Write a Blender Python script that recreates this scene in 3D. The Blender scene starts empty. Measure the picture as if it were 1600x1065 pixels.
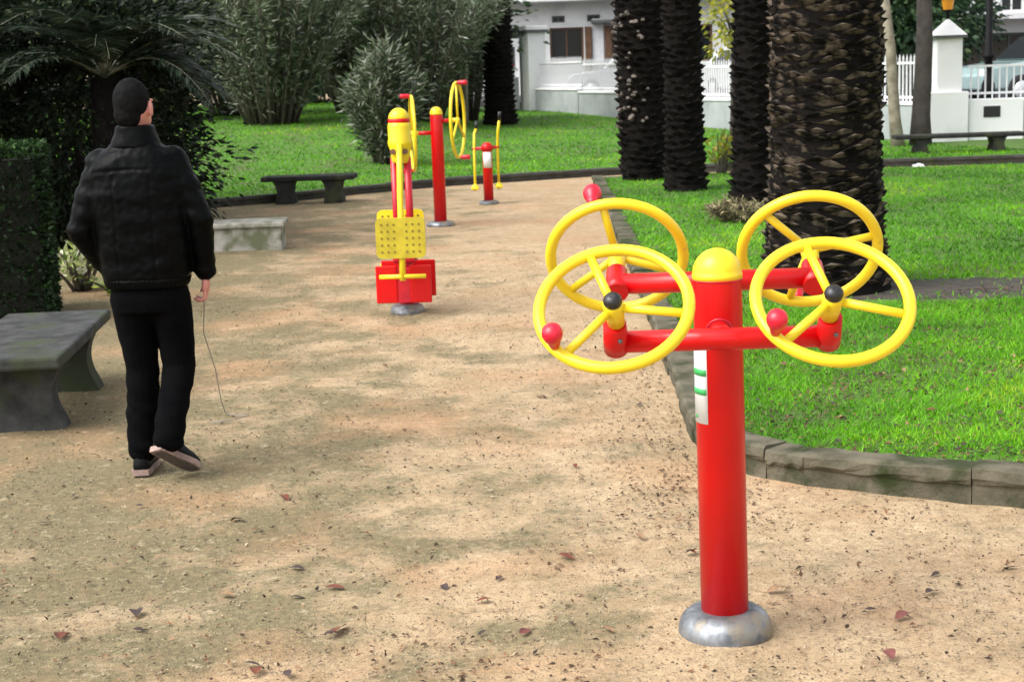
import bpy, bmesh, math, random
import numpy as np
from mathutils import Vector, Matrix, noise as mnoise

random.seed(7)
rng = np.random.default_rng(7)
S = bpy.context.scene
COL = S.collection
RAD = math.radians
PI = math.pi

# ------------------------------------------------------------------ camera
cam = bpy.data.objects.new('camera', bpy.data.cameras.new('camera'))
COL.objects.link(cam)
S.camera = cam
cam.data.sensor_width = 36.0
cam.data.lens = 36.0 * 2400 / 1600
cam.data.clip_start = 0.1
cam.data.clip_end = 2000
cam.data.dof.use_dof = True; cam.data.dof.focus_distance = 5.6; cam.data.dof.aperture_fstop = 8.0
cam.matrix_world = (Matrix.Translation((0, 0, 1.75)) @ Matrix.Rotation(RAD(90 - 10.2), 4, 'X')
                    @ Matrix.Rotation(RAD(-2.0), 4, 'Z'))

# ------------------------------------------------------------------ sky, sun, exposure
SUN_EL, SUN_AZ = RAD(50), RAD(243)          # azimuth measured clockwise from +Y: soft light from the left and behind
w = bpy.data.worlds.new('World'); S.world = w; w.use_nodes = True
nt = w.node_tree; nt.nodes.clear()
sky = nt.nodes.new('ShaderNodeTexSky'); sky.sky_type = 'NISHITA'; sky.sun_disc = False
sky.sun_elevation = SUN_EL; sky.sun_rotation = SUN_AZ; sky.dust_density = 4.0; sky.air_density = 1.0
hs = nt.nodes.new('ShaderNodeHueSaturation'); hs.inputs['Saturation'].default_value = 0.22
bg = nt.nodes.new('ShaderNodeBackground'); bg.inputs['Strength'].default_value = 0.15
wo = nt.nodes.new('ShaderNodeOutputWorld')
nt.links.new(sky.outputs[0], hs.inputs['Color']); nt.links.new(hs.outputs[0], bg.inputs['Color']); nt.links.new(bg.outputs[0], wo.inputs['Surface'])
sl = bpy.data.lights.new('sun', 'SUN'); sl.energy = 0.9; sl.angle = RAD(40); sl.color = (1.0, 0.97, 0.93)
sun = bpy.data.objects.new('sun', sl); COL.objects.link(sun)
sd = Vector((math.sin(SUN_AZ) * math.cos(SUN_EL), math.cos(SUN_AZ) * math.cos(SUN_EL), math.sin(SUN_EL)))
sun.rotation_euler = sd.to_track_quat('Z', 'Y').to_euler(); sun.location = sd * 60
S.view_settings.view_transform = 'Standard'; S.view_settings.look = 'None'
S.view_settings.gamma = 1.0; S.view_settings.use_curve_mapping = False
S.view_settings.exposure = 1.25

# ------------------------------------------------------------------ materials
def nodes(name):
    m = bpy.data.materials.new(name); m.use_nodes = True
    return m, m.node_tree, m.node_tree.nodes['Principled BSDF']

def N(nt, t, **kw):
    n = nt.nodes.new(t)
    for k, v in kw.items(): setattr(n, k, v)
    return n

def noise_node(nt, vec, scale, detail=4, rough=0.55):
    n = N(nt, 'ShaderNodeTexNoise'); n.inputs['Scale'].default_value = scale
    n.inputs['Detail'].default_value = detail; n.inputs['Roughness'].default_value = rough
    nt.links.new(vec, n.inputs['Vector']); return n

def ramp(nt, fac, stops):
    r = N(nt, 'ShaderNodeValToRGB'); e = r.color_ramp.elements
    while len(e) < len(stops): e.new(0.5)
    for el, (p, c) in zip(e, stops):
        el.position = p; el.color = (c, c, c, 1) if isinstance(c, (int, float)) else (*c, 1)
    nt.links.new(fac, r.inputs[0]); return r

def mix(nt, fac, a, b, blend='MIX'):
    m = N(nt, 'ShaderNodeMix', data_type='RGBA', blend_type=blend)
    for sock, v in ((m.inputs[0], fac), (m.inputs[6], a), (m.inputs[7], b)):
        if isinstance(v, (int, float)): sock.default_value = v
        elif isinstance(v, tuple): sock.default_value = (*v, 1)
        else: nt.links.new(v, sock)
    return m.outputs[2]

def mat(name, c1, c2=None, scale=8.0, rough=0.6, bump=0.0, bscale=None, metal=0.0, coat=0.0, c3=None, s3=2.0, spec=0.5, r2=None, lo=0.35, hi=0.65, world=False):
    """noise mix of two or three colours, with relief"""
    m, t, b = nodes(name)
    tc = N(t, 'ShaderNodeNewGeometry').outputs['Position'] if world else N(t, 'ShaderNodeTexCoord').outputs['Object']
    b.inputs['Roughness'].default_value = rough; b.inputs['Metallic'].default_value = metal
    b.inputs['Coat Weight'].default_value = coat; b.inputs['Coat Roughness'].default_value = 0.08
    b.inputs['Specular IOR Level'].default_value = spec
    if c2:
        n = noise_node(t, tc, scale)
        f = ramp(t, n.outputs[0], [(lo, 0.0), (hi, 1.0)])
        c = mix(t, f.outputs[0], c1, c2)
        if r2 is not None:
            rr = ramp(t, n.outputs[0], [(lo, rough), (hi, r2)]); t.links.new(rr.outputs[0], b.inputs['Roughness'])
        if c3:
            n3 = noise_node(t, tc, s3, 6)
            f3 = ramp(t, n3.outputs[0], [(0.5, 0.0), (0.62, 1.0)])
            c = mix(t, f3.outputs[0], c, c3)
        t.links.new(c, b.inputs['Base Color'])
    else:
        b.inputs['Base Color'].default_value = (*c1, 1)
    if bump:
        nb = noise_node(t, tc, bscale or scale * 3, 6, 0.65)
        bp = N(t, 'ShaderNodeBump'); bp.inputs['Strength'].default_value = bump; bp.inputs['Distance'].default_value = 0.01
        t.links.new(nb.outputs[0], bp.inputs['Height']); t.links.new(bp.outputs[0], b.inputs['Normal'])
    return m

def leafmat(name, stops, rough=0.5, spec=0.4, trans=0.25):
    """colour per leaf from the 'rnd' attribute; thin leaves let some light through"""
    m, t, b = nodes(name)
    a = N(t, 'ShaderNodeAttribute', attribute_name='rnd')
    r = ramp(t, a.outputs['Fac'], stops)
    t.links.new(r.outputs[0], b.inputs['Base Color'])
    b.inputs['Roughness'].default_value = rough; b.inputs['Specular IOR Level'].default_value = spec
    if trans:
        tr = N(t, 'ShaderNodeBsdfTranslucent'); t.links.new(r.outputs[0], tr.inputs['Color'])
        mx = N(t, 'ShaderNodeMixShader'); mx.inputs[0].default_value = trans
        out = [n for n in t.nodes if n.type == 'OUTPUT_MATERIAL'][0]
        t.links.new(b.outputs[0], mx.inputs[1]); t.links.new(tr.outputs[0], mx.inputs[2]); t.links.new(mx.outputs[0], out.inputs['Surface'])
    return m

M = {}
M['red'] = mat('red_paint', (0.62, 0.001, 0.002), (0.54, 0.001, 0.003), 3.0, 0.34, 0.03, 60, coat=0.12, r2=0.42, spec=0.35)
M['red_dull'] = mat('red_dull_paint', (0.60, 0.006, 0.020), (0.40, 0.006, 0.02), 6.0, 0.4, 0.03, 60, coat=0.1)
def worn_paint(m, scuff):
    t = m.node_tree; b = t.nodes['Principled BSDF']; src = b.inputs['Base Color'].links[0].from_socket
    tc = N(t, 'ShaderNodeTexCoord').outputs['Object']
    n1 = noise_node(t, tc, 46, 6, 0.7); n2 = noise_node(t, tc, 5, 3, 0.6)
    mu = N(t, 'ShaderNodeMath', operation='MULTIPLY'); t.links.new(n1.outputs[0], mu.inputs[0]); t.links.new(n2.outputs[0], mu.inputs[1])
    f = ramp(t, mu.outputs[0], [(0.365, 0.0), (0.40, 0.55)])
    t.links.new(mix(t, f.outputs[0], src, scuff), b.inputs['Base Color'])
worn_paint(M['red'], (0.32, 0.03, 0.02))
M['yellow'] = mat('yellow_paint', (0.84, 0.66, 0.02), (0.78, 0.57, 0.015), 4.0, 0.38, 0.02, 80, coat=0.15, r2=0.45, spec=0.4)
worn_paint(M['yellow'], (0.50, 0.36, 0.08))
M['yellow_shaded'] = mat('yellow_seat_shaded', (0.52, 0.42, 0.02), (0.40, 0.31, 0.015), 14.0, 0.5, 0.06, 60)  # yellow dulled to olive: the front seat's shade is in its colour
M['knob_red'] = mat('red_plastic', (0.62, 0.008, 0.03), None, rough=0.35)
M['black_plastic'] = mat('black_plastic', (0.012, 0.012, 0.013), None, rough=0.4)
M['galv'] = mat('galvanised_steel', (0.30, 0.32, 0.34), (0.13, 0.14, 0.155), 22.0, 0.46, 0.05, 40, metal=0.75, c3=(0.30, 0.26, 0.20), s3=9, r2=0.6)
M['sticker'] = mat('sticker_white', (0.80, 0.82, 0.82), None, rough=0.35)
M['sticker_green'] = mat('sticker_green', (0.05, 0.45, 0.12), None, rough=0.35)
M['stone'] = mat('weathered_stone', (0.065, 0.066, 0.065), (0.028, 0.029, 0.028), 9.0, 0.85, 0.5, 60, c3=(0.045, 0.055, 0.03), s3=3.0, spec=0.2)
M['stone_dark'] = mat('dark_stone', (0.035, 0.035, 0.034), (0.02, 0.02, 0.019), 9.0, 0.8, 0.5, 60, spec=0.15, c3=(0.05, 0.055, 0.03), s3=4.0)
M['stone_light'] = mat('pale_stone', (0.42, 0.40, 0.35), (0.24, 0.235, 0.20), 7.0, 0.85, 0.5, 50, c3=(0.12, 0.13, 0.07), s3=4.0)
M['kerb'] = mat('kerb_stone', (0.135, 0.12, 0.085), (0.05, 0.05, 0.03), 6.0, 0.9, 0.8, 50, c3=(0.032, 0.042, 0.014), s3=3.0, spec=0.2, world=True)
M['kerb_dark'] = mat('kerb_stone_mossy', (0.06, 0.058, 0.05), (0.03, 0.03, 0.026), 6.0, 0.9, 0.5, 50, c3=(0.05, 0.06, 0.02), s3=3.0)
M['white'] = mat('white_render', (0.84, 0.84, 0.83), (0.78, 0.79, 0.79), 1.6, 0.8, 0.1, 40, c3=(0.68, 0.69, 0.68), s3=1.1)
M['white_paint'] = mat('white_paint', (0.76, 0.76, 0.77), (0.66, 0.67, 0.68), 5, 0.5)
M['shade_grey_render'] = mat('shade_grey_green_render', (0.38, 0.41, 0.41), (0.28, 0.31, 0.31), 2.0, 0.85, 0.1, 40)  # shade on the low white walls is mixed into this render colour
M['beige'] = mat('beige_render', (0.62, 0.50, 0.36), (0.52, 0.42, 0.30), 1.0, 0.85)
M['brown_wood'] = mat('brown_wood', (0.16, 0.075, 0.035), (0.09, 0.045, 0.022), 6, 0.6)
M['slate'] = mat('slate_trim', (0.10, 0.11, 0.11), (0.06, 0.065, 0.065), 4, 0.7)
M['glass_dark'] = mat('dark_window_glass', (0.02, 0.022, 0.025), None, rough=0.08, spec=0.6)
M['asphalt'] = mat('asphalt', (0.055, 0.055, 0.057), (0.04, 0.04, 0.042), 3, 0.9, 0.3, 80)
M['iron'] = mat('black_iron', (0.006, 0.006, 0.007), (0.01, 0.01, 0.01), 8, 0.6, spec=0.15)
M['car_teal'] = mat('car_paint_silver_teal', (0.34, 0.46, 0.46), None, rough=0.25, metal=0.3, coat=0.6)
M['car_pale'] = mat('car_paint_pale_grey', (0.62, 0.65, 0.66), None, rough=0.25, metal=0.2, coat=0.6)
M['tyre'] = mat('tyre_rubber', (0.015, 0.015, 0.015), None, rough=0.8)
M['amber'] = mat('amber_glass', (0.75, 0.30, 0.03), None, rough=0.25)
M['tail_red'] = mat('tail_light_red', (0.6, 0.01, 0.02), None, rough=0.2)
M['skin'] = mat('skin', (0.62, 0.27, 0.22), (0.52, 0.20, 0.17), 20, 0.5)
M['leather'] = mat('black_leather', (0.0024, 0.0028, 0.003), (0.0016, 0.0018, 0.0019), 6, 0.34, 0.35, 14, spec=0.055, r2=0.45)
M['trouser'] = mat('black_trouser_cloth', (0.003, 0.003, 0.0035), (0.002, 0.002, 0.0025), 9, 0.95, 0.5, 22, spec=0.05)
M['hair'] = mat('dark_hair', (0.004, 0.004, 0.004), (0.008, 0.008, 0.008), 40, 0.7, 0.5, 120, spec=0.05)
M['shoe'] = mat('black_shoe', (0.005, 0.005, 0.006), None, rough=0.5, spec=0.15)
M['sole'] = mat('pale_sole', (0.36, 0.25, 0.21), (0.20, 0.14, 0.12), 30, 0.8, 0.3, 90)
M['sole_dark'] = mat('dark_sole', (0.06, 0.05, 0.05), (0.10, 0.08, 0.07), 30, 0.85, 0.5, 120)
M['cord'] = mat('grey_cord', (0.26, 0.24, 0.22), None, rough=0.7)
M['palm_bark'] = mat('palm_bark', (0.010, 0.008, 0.007), (0.005, 0.0045, 0.004), 9, 0.9, 0.8, 30, spec=0.08)
M['palm_scar'] = mat('palm_leaf_base', (0.135, 0.106, 0.078), (0.008, 0.007, 0.006), 11.0, 0.9, 0.8, 50, lo=0.36, hi=0.56, world=True, spec=0.1)
M['palm_scar_dark'] = mat('palm_leaf_base_dark', (0.013, 0.011, 0.010), (0.004, 0.0035, 0.0035), 6, 0.9, 0.7, 50, spec=0.08, world=True)
M['palm_stub'] = mat('pale_leaf_stub', (0.16, 0.135, 0.115), (0.03, 0.025, 0.02), 9, 0.9, 0.5, 50, world=True)
M['bark_pale'] = mat('pale_bark', (0.30, 0.27, 0.20), (0.15, 0.13, 0.09), 5, 0.9, 0.6, 30)
M['bark'] = mat('dark_bark', (0.06, 0.05, 0.042), (0.03, 0.026, 0.022), 6, 0.9, 0.8, 30)
M['stem'] = mat('shrub_stem', (0.11, 0.095, 0.07), (0.06, 0.05, 0.04), 10, 0.9)
M['grass'] = leafmat('grass_blades', [(0.0, (0.036, 0.135, 0.004)), (0.4, (0.100, 0.325, 0.003)), (0.75, (0.175, 0.46, 0.004)), (1.0, (0.38, 0.48, 0.025))], 0.55, 0.3, 0.3)
M['oleander'] = leafmat('oleander_leaves', [(0.0, (0.026, 0.042, 0.020)), (0.45, (0.075, 0.110, 0.050)), (0.75, (0.17, 0.21, 0.125)), (1.0, (0.40, 0.40, 0.34))], 0.42, 0.5, 0.2)
M['evergreen'] = leafmat('evergreen_leaves', [(0.0, (0.005, 0.010, 0.005)), (0.5, (0.011, 0.021, 0.010)), (0.8, (0.030, 0.050, 0.020)), (1.0, (0.15, 0.19, 0.09))], 0.4, 0.22, 0.08)
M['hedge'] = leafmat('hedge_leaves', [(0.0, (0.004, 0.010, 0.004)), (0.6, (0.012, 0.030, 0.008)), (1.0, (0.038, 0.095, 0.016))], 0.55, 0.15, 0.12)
M['treeleaf'] = leafmat('tree_leaves', [(0.0, (0.018, 0.045, 0.022)), (0.6, (0.045, 0.095, 0.04)), (1.0, (0.11, 0.17, 0.06))], 0.5, 0.4, 0.25)
M['yellowleaf'] = leafmat('yellow_leaves', [(0.0, (0.16, 0.20, 0.02)), (0.6, (0.38, 0.36, 0.03)), (1.0, (0.55, 0.45, 0.04))], 0.5, 0.4, 0.3)
M['frond'] = leafmat('palm_frond_leaflets', [(0.0, (0.010, 0.022, 0.011)), (0.6, (0.024, 0.042, 0.022)), (1.0, (0.075, 0.095, 0.06))], 0.45, 0.35, 0.2)
M['rachis'] = mat('palm_rachis', (0.17, 0.18, 0.13), (0.10, 0.11, 0.07), 5, 0.5)
M['variegated'] = leafmat('pale_variegated_leaves', [(0.0, (0.10, 0.20, 0.03)), (0.4, (0.45, 0.52, 0.15)), (1.0, (0.72, 0.70, 0.58))], 0.5, 0.4, 0.2)
M['dryfern'] = leafmat('dry_frond_litter', [(0.0, (0.10, 0.09, 0.04)), (0.6, (0.26, 0.23, 0.12)), (1.0, (0.42, 0.36, 0.22))], 0.8, 0.2, 0.2)
M['litter'] = leafmat('leaf_litter', [(0.0, (0.03, 0.022, 0.016)), (0.5, (0.09, 0.05, 0.028)), (0.85, (0.20, 0.10, 0.05)), (1.0, (0.42, 0.34, 0.22))], 0.8, 0.2, 0.0)
M['pebble'] = leafmat('pebbles', [(0.0, (0.10, 0.085, 0.065)), (0.5, (0.26, 0.20, 0.13)), (1.0, (0.42, 0.34, 0.24))], 0.85, 0.2, 0.0)
LEAFC = [mat('fallen_leaf_russet', (0.17, 0.045, 0.018), (0.075, 0.024, 0.014), 30, 0.6), mat('fallen_leaf_dark', (0.035, 0.022, 0.02), (0.06, 0.035, 0.028), 30, 0.7),
         mat('fallen_leaf_tan', (0.30, 0.18, 0.09), (0.18, 0.10, 0.05), 30, 0.7), mat('fallen_leaf_pink', (0.20, 0.06, 0.048), (0.11, 0.035, 0.03), 30, 0.6)]

def sand_material():
    m, t, b = nodes('packed_sand')
    tc = N(t, 'ShaderNodeTexCoord').outputs['Object']
    big = noise_node(t, tc, 0.55, 5, 0.6); mid = noise_node(t, tc, 2.3, 6, 0.65); fine = noise_node(t, tc, 38, 4, 0.7); grit = noise_node(t, tc, 150, 2, 0.5)
    c = mix(t, ramp(t, mid.outputs[0], [(0.33, 0.0), (0.66, 1.0)]).outputs[0], (0.365, 0.260, 0.150), (0.48, 0.362, 0.225))
    # mossy, damp patches: commoner toward the shrubs on one side of the path
    sx = N(t, 'ShaderNodeSeparateXYZ'); t.links.new(tc, sx.inputs[0])
    gx = N(t, 'ShaderNodeMapRange'); gx.inputs[1].default_value = -2.6; gx.inputs[2].default_value = 1.3; gx.inputs[3].default_value = 0.20; gx.inputs[4].default_value = -0.11
    t.links.new(sx.outputs[0], gx.inputs[0])
    gy = N(t, 'ShaderNodeMapRange'); gy.inputs[1].default_value = 6.0; gy.inputs[2].default_value = 13.0; gy.inputs[3].default_value = 0.02; gy.inputs[4].default_value = -0.07
    t.links.new(sx.outputs[1], gy.inputs[0])
    moss_n = noise_node(t, tc, 1.7, 8, 0.72)
    a0 = N(t, 'ShaderNodeMath', operation='ADD'); t.links.new(gx.outputs[0], a0.inputs[0]); t.links.new(gy.outputs[0], a0.inputs[1])
    ad = N(t, 'ShaderNodeMath', operation='ADD'); t.links.new(moss_n.outputs[0], ad.inputs[0]); t.links.new(a0.outputs[0], ad.inputs[1])
    brk = noise_node(t, tc, 13, 6, 0.75); bm_ = N(t, 'ShaderNodeMath', operation='MULTIPLY_ADD'); bm_.inputs[1].default_value = 0.30; bm_.inputs[2].default_value = -0.15
    t.links.new(brk.outputs[0], bm_.inputs[0]); ad2 = N(t, 'ShaderNodeMath', operation='ADD'); t.links.new(ad.outputs[0], ad2.inputs[0]); t.links.new(bm_.outputs[0], ad2.inputs[1])
    mossf = ramp(t, ad2.outputs[0], [(0.46, 0.0), (0.61, 0.88)])
    mossc = mix(t, ramp(t, fine.outputs[0], [(0.4, 0.0), (0.6, 1.0)]).outputs[0], (0.062, 0.070, 0.030), (0.185, 0.16, 0.085))
    c = mix(t, mossf.outputs[0], c, mossc)
    # reddish sand patches
    redn = noise_node(t, tc, 0.9, 5, 0.6)
    c = mix(t, ramp(t, redn.outputs[0], [(0.50, 0.0), (0.67, 0.52)]).outputs[0], c, (0.42, 0.225, 0.115))
    c = mix(t, ramp(t, brk.outputs[0], [(0.36, 0.6), (0.50, 0.0)]).outputs[0], c, (0.24, 0.165, 0.095))
    c = mix(t, ramp(t, brk.outputs[0], [(0.56, 0.0), (0.68, 0.5)]).outputs[0], c, (0.62, 0.49, 0.33))
    # grit specks
    c = mix(t, ramp(t, grit.outputs[0], [(0.32, 0.85), (0.44, 0.0)]).outputs[0], c, (0.12, 0.09, 0.06))
    c = mix(t, ramp(t, fine.outputs[0], [(0.32, 0.70), (0.49, 0.0)]).outputs[0], c, (0.20, 0.15, 0.095))
    t.links.new(c, b.inputs['Base Color']); b.inputs['Roughness'].default_value = 0.95; b.inputs['Specular IOR Level'].default_value = 0.2
    h = mix(t, 0.45, fine.outputs[0], grit.outputs[0]); h = mix(t, 0.35, h, mid.outputs[0])
    bp = N(t, 'ShaderNodeBump'); bp.inputs['Strength'].default_value = 0.75; bp.inputs['Distance'].default_value = 0.02
    t.links.new(h, bp.inputs['Height']); t.links.new(bp.outputs[0], b.inputs['Normal'])
    return m
M['sand'] = sand_material()
M['soil'] = mat('lawn_soil', (0.07, 0.17, 0.008), (0.045, 0.11, 0.008), 5, 0.95, 0.6, 40, c3=(0.075, 0.10, 0.025), s3=1.6, world=True)
M['mud'] = mat('bare_mud', (0.065, 0.052, 0.038), (0.028, 0.024, 0.019), 9, 0.95, 0.9, 30, world=True)

# ------------------------------------------------------------------ mesh helpers
class MB:
    """collects shapes; build() links them as ONE mesh object"""
    def __init__(s): s.v = []; s.f = []; s.sm = []
    def add(s, vs, fs, smooth=False):
        o = len(s.v); s.v += [tuple(v) for v in vs]; s.f += [tuple(i + o for i in f) for f in fs]; s.sm += [smooth] * len(fs); return s
    def box(s, c, d, rz=0, bev=0.0, mtx=None):
        x, y, z = (k / 2 for k in d)
        if bev > 0:
            bm = bmesh.new(); bmesh.ops.create_cube(bm, size=1.0)
            bmesh.ops.scale(bm, vec=d, verts=bm.verts)
            bmesh.ops.bevel(bm, geom=bm.edges[:], offset=bev, segments=2, affect='EDGES', profile=0.5)
            vs = [v.co.copy() for v in bm.verts]; fs = [[v.index for v in f.verts] for f in bm.faces]; bm.free()
        else:
            vs = [Vector((i * x, j * y, k * z)) for k in (-1, 1) for j in (-1, 1) for i in (-1, 1)]
            fs = [(0, 2, 3, 1), (4, 5, 7, 6), (0, 1, 5, 4), (2, 6, 7, 3), (0, 4, 6, 2), (1, 3, 7, 5)]
        T = Matrix.Translation(c) @ (mtx.to_4x4() if mtx else Matrix.Rotation(rz, 4, 'Z'))
        return s.add([T @ v for v in vs], fs)
    def tube(s, pts, rad, n=16, caps=True, closed=False, smooth=True):
        pts = [Vector(p) for p in pts]; k = len(pts)
        rad = rad if isinstance(rad, (list, tuple)) else [rad] * k
        vs = []; up = None
        for i, p in enumerate(pts):
            if closed: d = pts[(i + 1) % k] - pts[i - 1]
            else: d = pts[min(i + 1, k - 1)] - pts[max(i - 1, 0)]
            d.normalize()
            if up is None: up = d.orthogonal().normalized()
            up = (up - d * up.dot(d)).normalized(); q = d.cross(up)
            for j in range(n):
                a = 2 * PI * j / n; vs.append(p + (up * math.cos(a) + q * math.sin(a)) * rad[i])
        fs = []
        for i in range(k if closed else k - 1):
            a, b = i * n, ((i + 1) % k) * n
            for j in range(n): fs.append((a + j, a + (j + 1) % n, b + (j + 1) % n, b + j))
        s.add(vs, fs, smooth)
        if caps and not closed:
            o = len(s.v) - len(vs)
            s.f += [tuple(o + j for j in reversed(range(n))), tuple(o + (k - 1) * n + j for j in range(n))]; s.sm += [False, False]
        return s
    def lathe(s, prof, n=24, T=None, smooth=True):
        """prof: (radius, z) pairs about local z, ends closed by small rings"""
        vs = []; fs = []
        for r, z in prof:
            for j in range(n):
                a = 2 * PI * j / n; vs.append(Vector((r * math.cos(a), r * math.sin(a), z)))
        for i in range(len(prof) - 1):
            for j in range(n): fs.append((i * n + j, i * n + (j + 1) % n, (i + 1) * n + (j + 1) % n, (i + 1) * n + j))
        if T is not None: vs = [T @ v for v in vs]
        o = len(s.v); s.add(vs, fs, smooth)
        s.f += [tuple(o + j for j in reversed(range(n))), tuple(o + (len(prof) - 1) * n + j for j in range(n))]; s.sm += [False, False]
        return s
    def prism(s, poly, d0, d1, T=None, bevel=False):
        """polygon in local XZ pulled along local Y from d0 to d1"""
        n = len(poly)
        vs = [Vector((x, d0, z)) for x, z in poly] + [Vector((x, d1, z)) for x, z in poly]
        fs = [tuple(range(n)), tuple(reversed(range(n, 2 * n)))] + [(i, i + n, (i + 1) % n + n, (i + 1) % n) for i in range(n)]
        if T is not None: vs = [T @ v for v in vs]
        return s.add(vs, fs)
    def ellipsoid(s, c, r, n=16, m=10, mtx=None):
        vs = []; fs = []
        for i in range(m + 1):
            th = PI * i / m
            for j in range(n):
                a = 2 * PI * j / n
                v = Vector((r[0] * math.sin(th) * math.cos(a), r[1] * math.sin(th) * math.sin(a), r[2] * math.cos(th)))
                vs.append(Vector(c) + (mtx @ v if mtx else v))
        for i in range(m):
            for j in range(n): fs.append((i * n + j, (i + 1) * n + j, (i + 1) * n + (j + 1) % n, i * n + (j + 1) % n))
        return s.add(vs, fs, True)
    def mesh(s, name):
        me = bpy.data.meshes.new(name); me.from_pydata(s.v, [], s.f)
        me.polygons.foreach_set('use_smooth', s.sm); me.validate(); me.update()
        bm = bmesh.new(); bm.from_mesh(me); bmesh.ops.recalc_face_normals(bm, faces=bm.faces); bm.to_mesh(me); bm.free()
        return me
    def build(s, name, m, parent=None, loc=None, kind=None):
        me = s.mesh(name); me.materials.append(m if not isinstance(m, str) else M[m])
        return link(name, me, parent, loc, kind)

def link(name, me, parent=None, loc=None, kind=None):
    o = bpy.data.objects.new(name, me); COL.objects.link(o)
    if parent: o.parent = parent
    if loc is not None: o.location = loc
    if kind: o['kind'] = kind
    return o

def tag(o, label=None, cat=None, group=None, kind=None):
    if label: o['label'] = label
    if cat: o['category'] = cat
    if group: o['group'] = group
    if kind: o['kind'] = kind
    return o

def thing(name, label, cat, loc=(0, 0, 0), rz=0, group=None):
    o = bpy.data.objects.new(name, None); COL.objects.link(o); o.empty_display_size = 0.1
    o.location = loc; o.rotation_euler = (0, 0, rz)
    return tag(o, label, cat, group)

def np_mesh(name, verts, nper, faces_local, rnd, m, parent=None, kind='stuff', smooth=False):
    """many small alike pieces in one mesh: verts (n*nper,3), the same local faces for each, one 'rnd' value each"""
    n = len(verts) // nper
    me = bpy.data.meshes.new(name)
    fl = np.array(faces_local); k = fl.shape[1]
    idx = (fl[None] + (np.arange(n) * nper)[:, None, None]).reshape(-1)
    nf = n * len(fl)
    me.vertices.add(len(verts)); me.vertices.foreach_set('co', verts.astype(np.float32).ravel())
    me.loops.add(len(idx)); me.loops.foreach_set('vertex_index', idx.astype(np.int32))
    me.polygons.add(nf); me.polygons.foreach_set('loop_start', (np.arange(nf) * k).astype(np.int32))
    me.update(calc_edges=True)
    at = me.attributes.new('rnd', 'FLOAT', 'POINT'); at.data.foreach_set('value', np.repeat(rnd, nper).astype(np.float32))
    if smooth: me.polygons.foreach_set('use_smooth', np.ones(nf, bool))
    me.materials.append(M[m] if isinstance(m, str) else m)
    return link(name, me, parent, None, kind)

def unit(a): return a / np.maximum(np.linalg.norm(a, axis=1, keepdims=True), 1e-9)

def leaf_verts(p, d, nrm, L, W, fold=0.18):
    """pointed leaf of 6 points: base, two sides low, two sides high, tip; bent along the rib"""
    d = unit(d); s = unit(np.cross(d, nrm)); u = np.cross(s, d)
    L = L[:, None]; W = W[:, None]
    v = np.stack([p, p + d * L * .38 + s * W * .5 + u * W * fold, p + d * L * .38 - s * W * .5 + u * W * fold,
                  p + d * L * .5, p + d * L - u * L * .12], 1)
    return v.reshape(-1, 3)
LEAF_F = [(0, 1, 3), (0, 3, 2), (1, 4, 3), (3, 4, 2)]

def vnoise(x, y, s=1.0, seed=0.0): return mnoise.noise(Vector((x * s + seed, y * s - seed, seed * 0.7)))

# ------------------------------------------------------------------ ground
def grid_axis(lo, hi, step, far):
    a = list(np.arange(lo, hi + 1e-6, step)); d = step
    up, dn = [], []; x = hi
    while x < far: d *= 1.6; x += d; up.append(x)
    d = step; x = lo
    while x > -far: d *= 1.6; x -= d; dn.append(x)
    return dn[::-1] + a + up
xs = grid_axis(-3.6, 2.6, 0.06, 600); ys = grid_axis(2.2, 15, 0.08, 900)
gv = []; gf = []
for y in ys:
    for x in xs:
        near = max(0.0, 1 - max(0, abs(y - 8) - 8) / 8) if abs(x) < 8 else 0
        z = near * (0.012 * vnoise(x, y, 1.3, 3) + 0.008 * vnoise(x, y, 4.5, 9) + 0.004 * vnoise(x, y, 11, 1)) - 0.004
        gv.append((x, y, z))
nx = len(xs)
for j in range(len(ys) - 1):
    for i in range(nx - 1): gf.append((j * nx + i, j * nx + i + 1, (j + 1) * nx + i + 1, (j + 1) * nx + i))
gm = MB().add(gv, gf, True).build('ground', 'sand'); gm['kind'] = 'structure'

# ------------------------------------------------------------------ kerbs and lawns
def resample(path, step):
    pts = [Vector((*p, 0)) for p in path]; out = [pts[0]]; 
    for a, b in zip(pts, pts[1:]):
        n = max(1, int((b - a).length / step))
        for i in range(1, n + 1): out.append(a.lerp(b, i / n))
    return out

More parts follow.
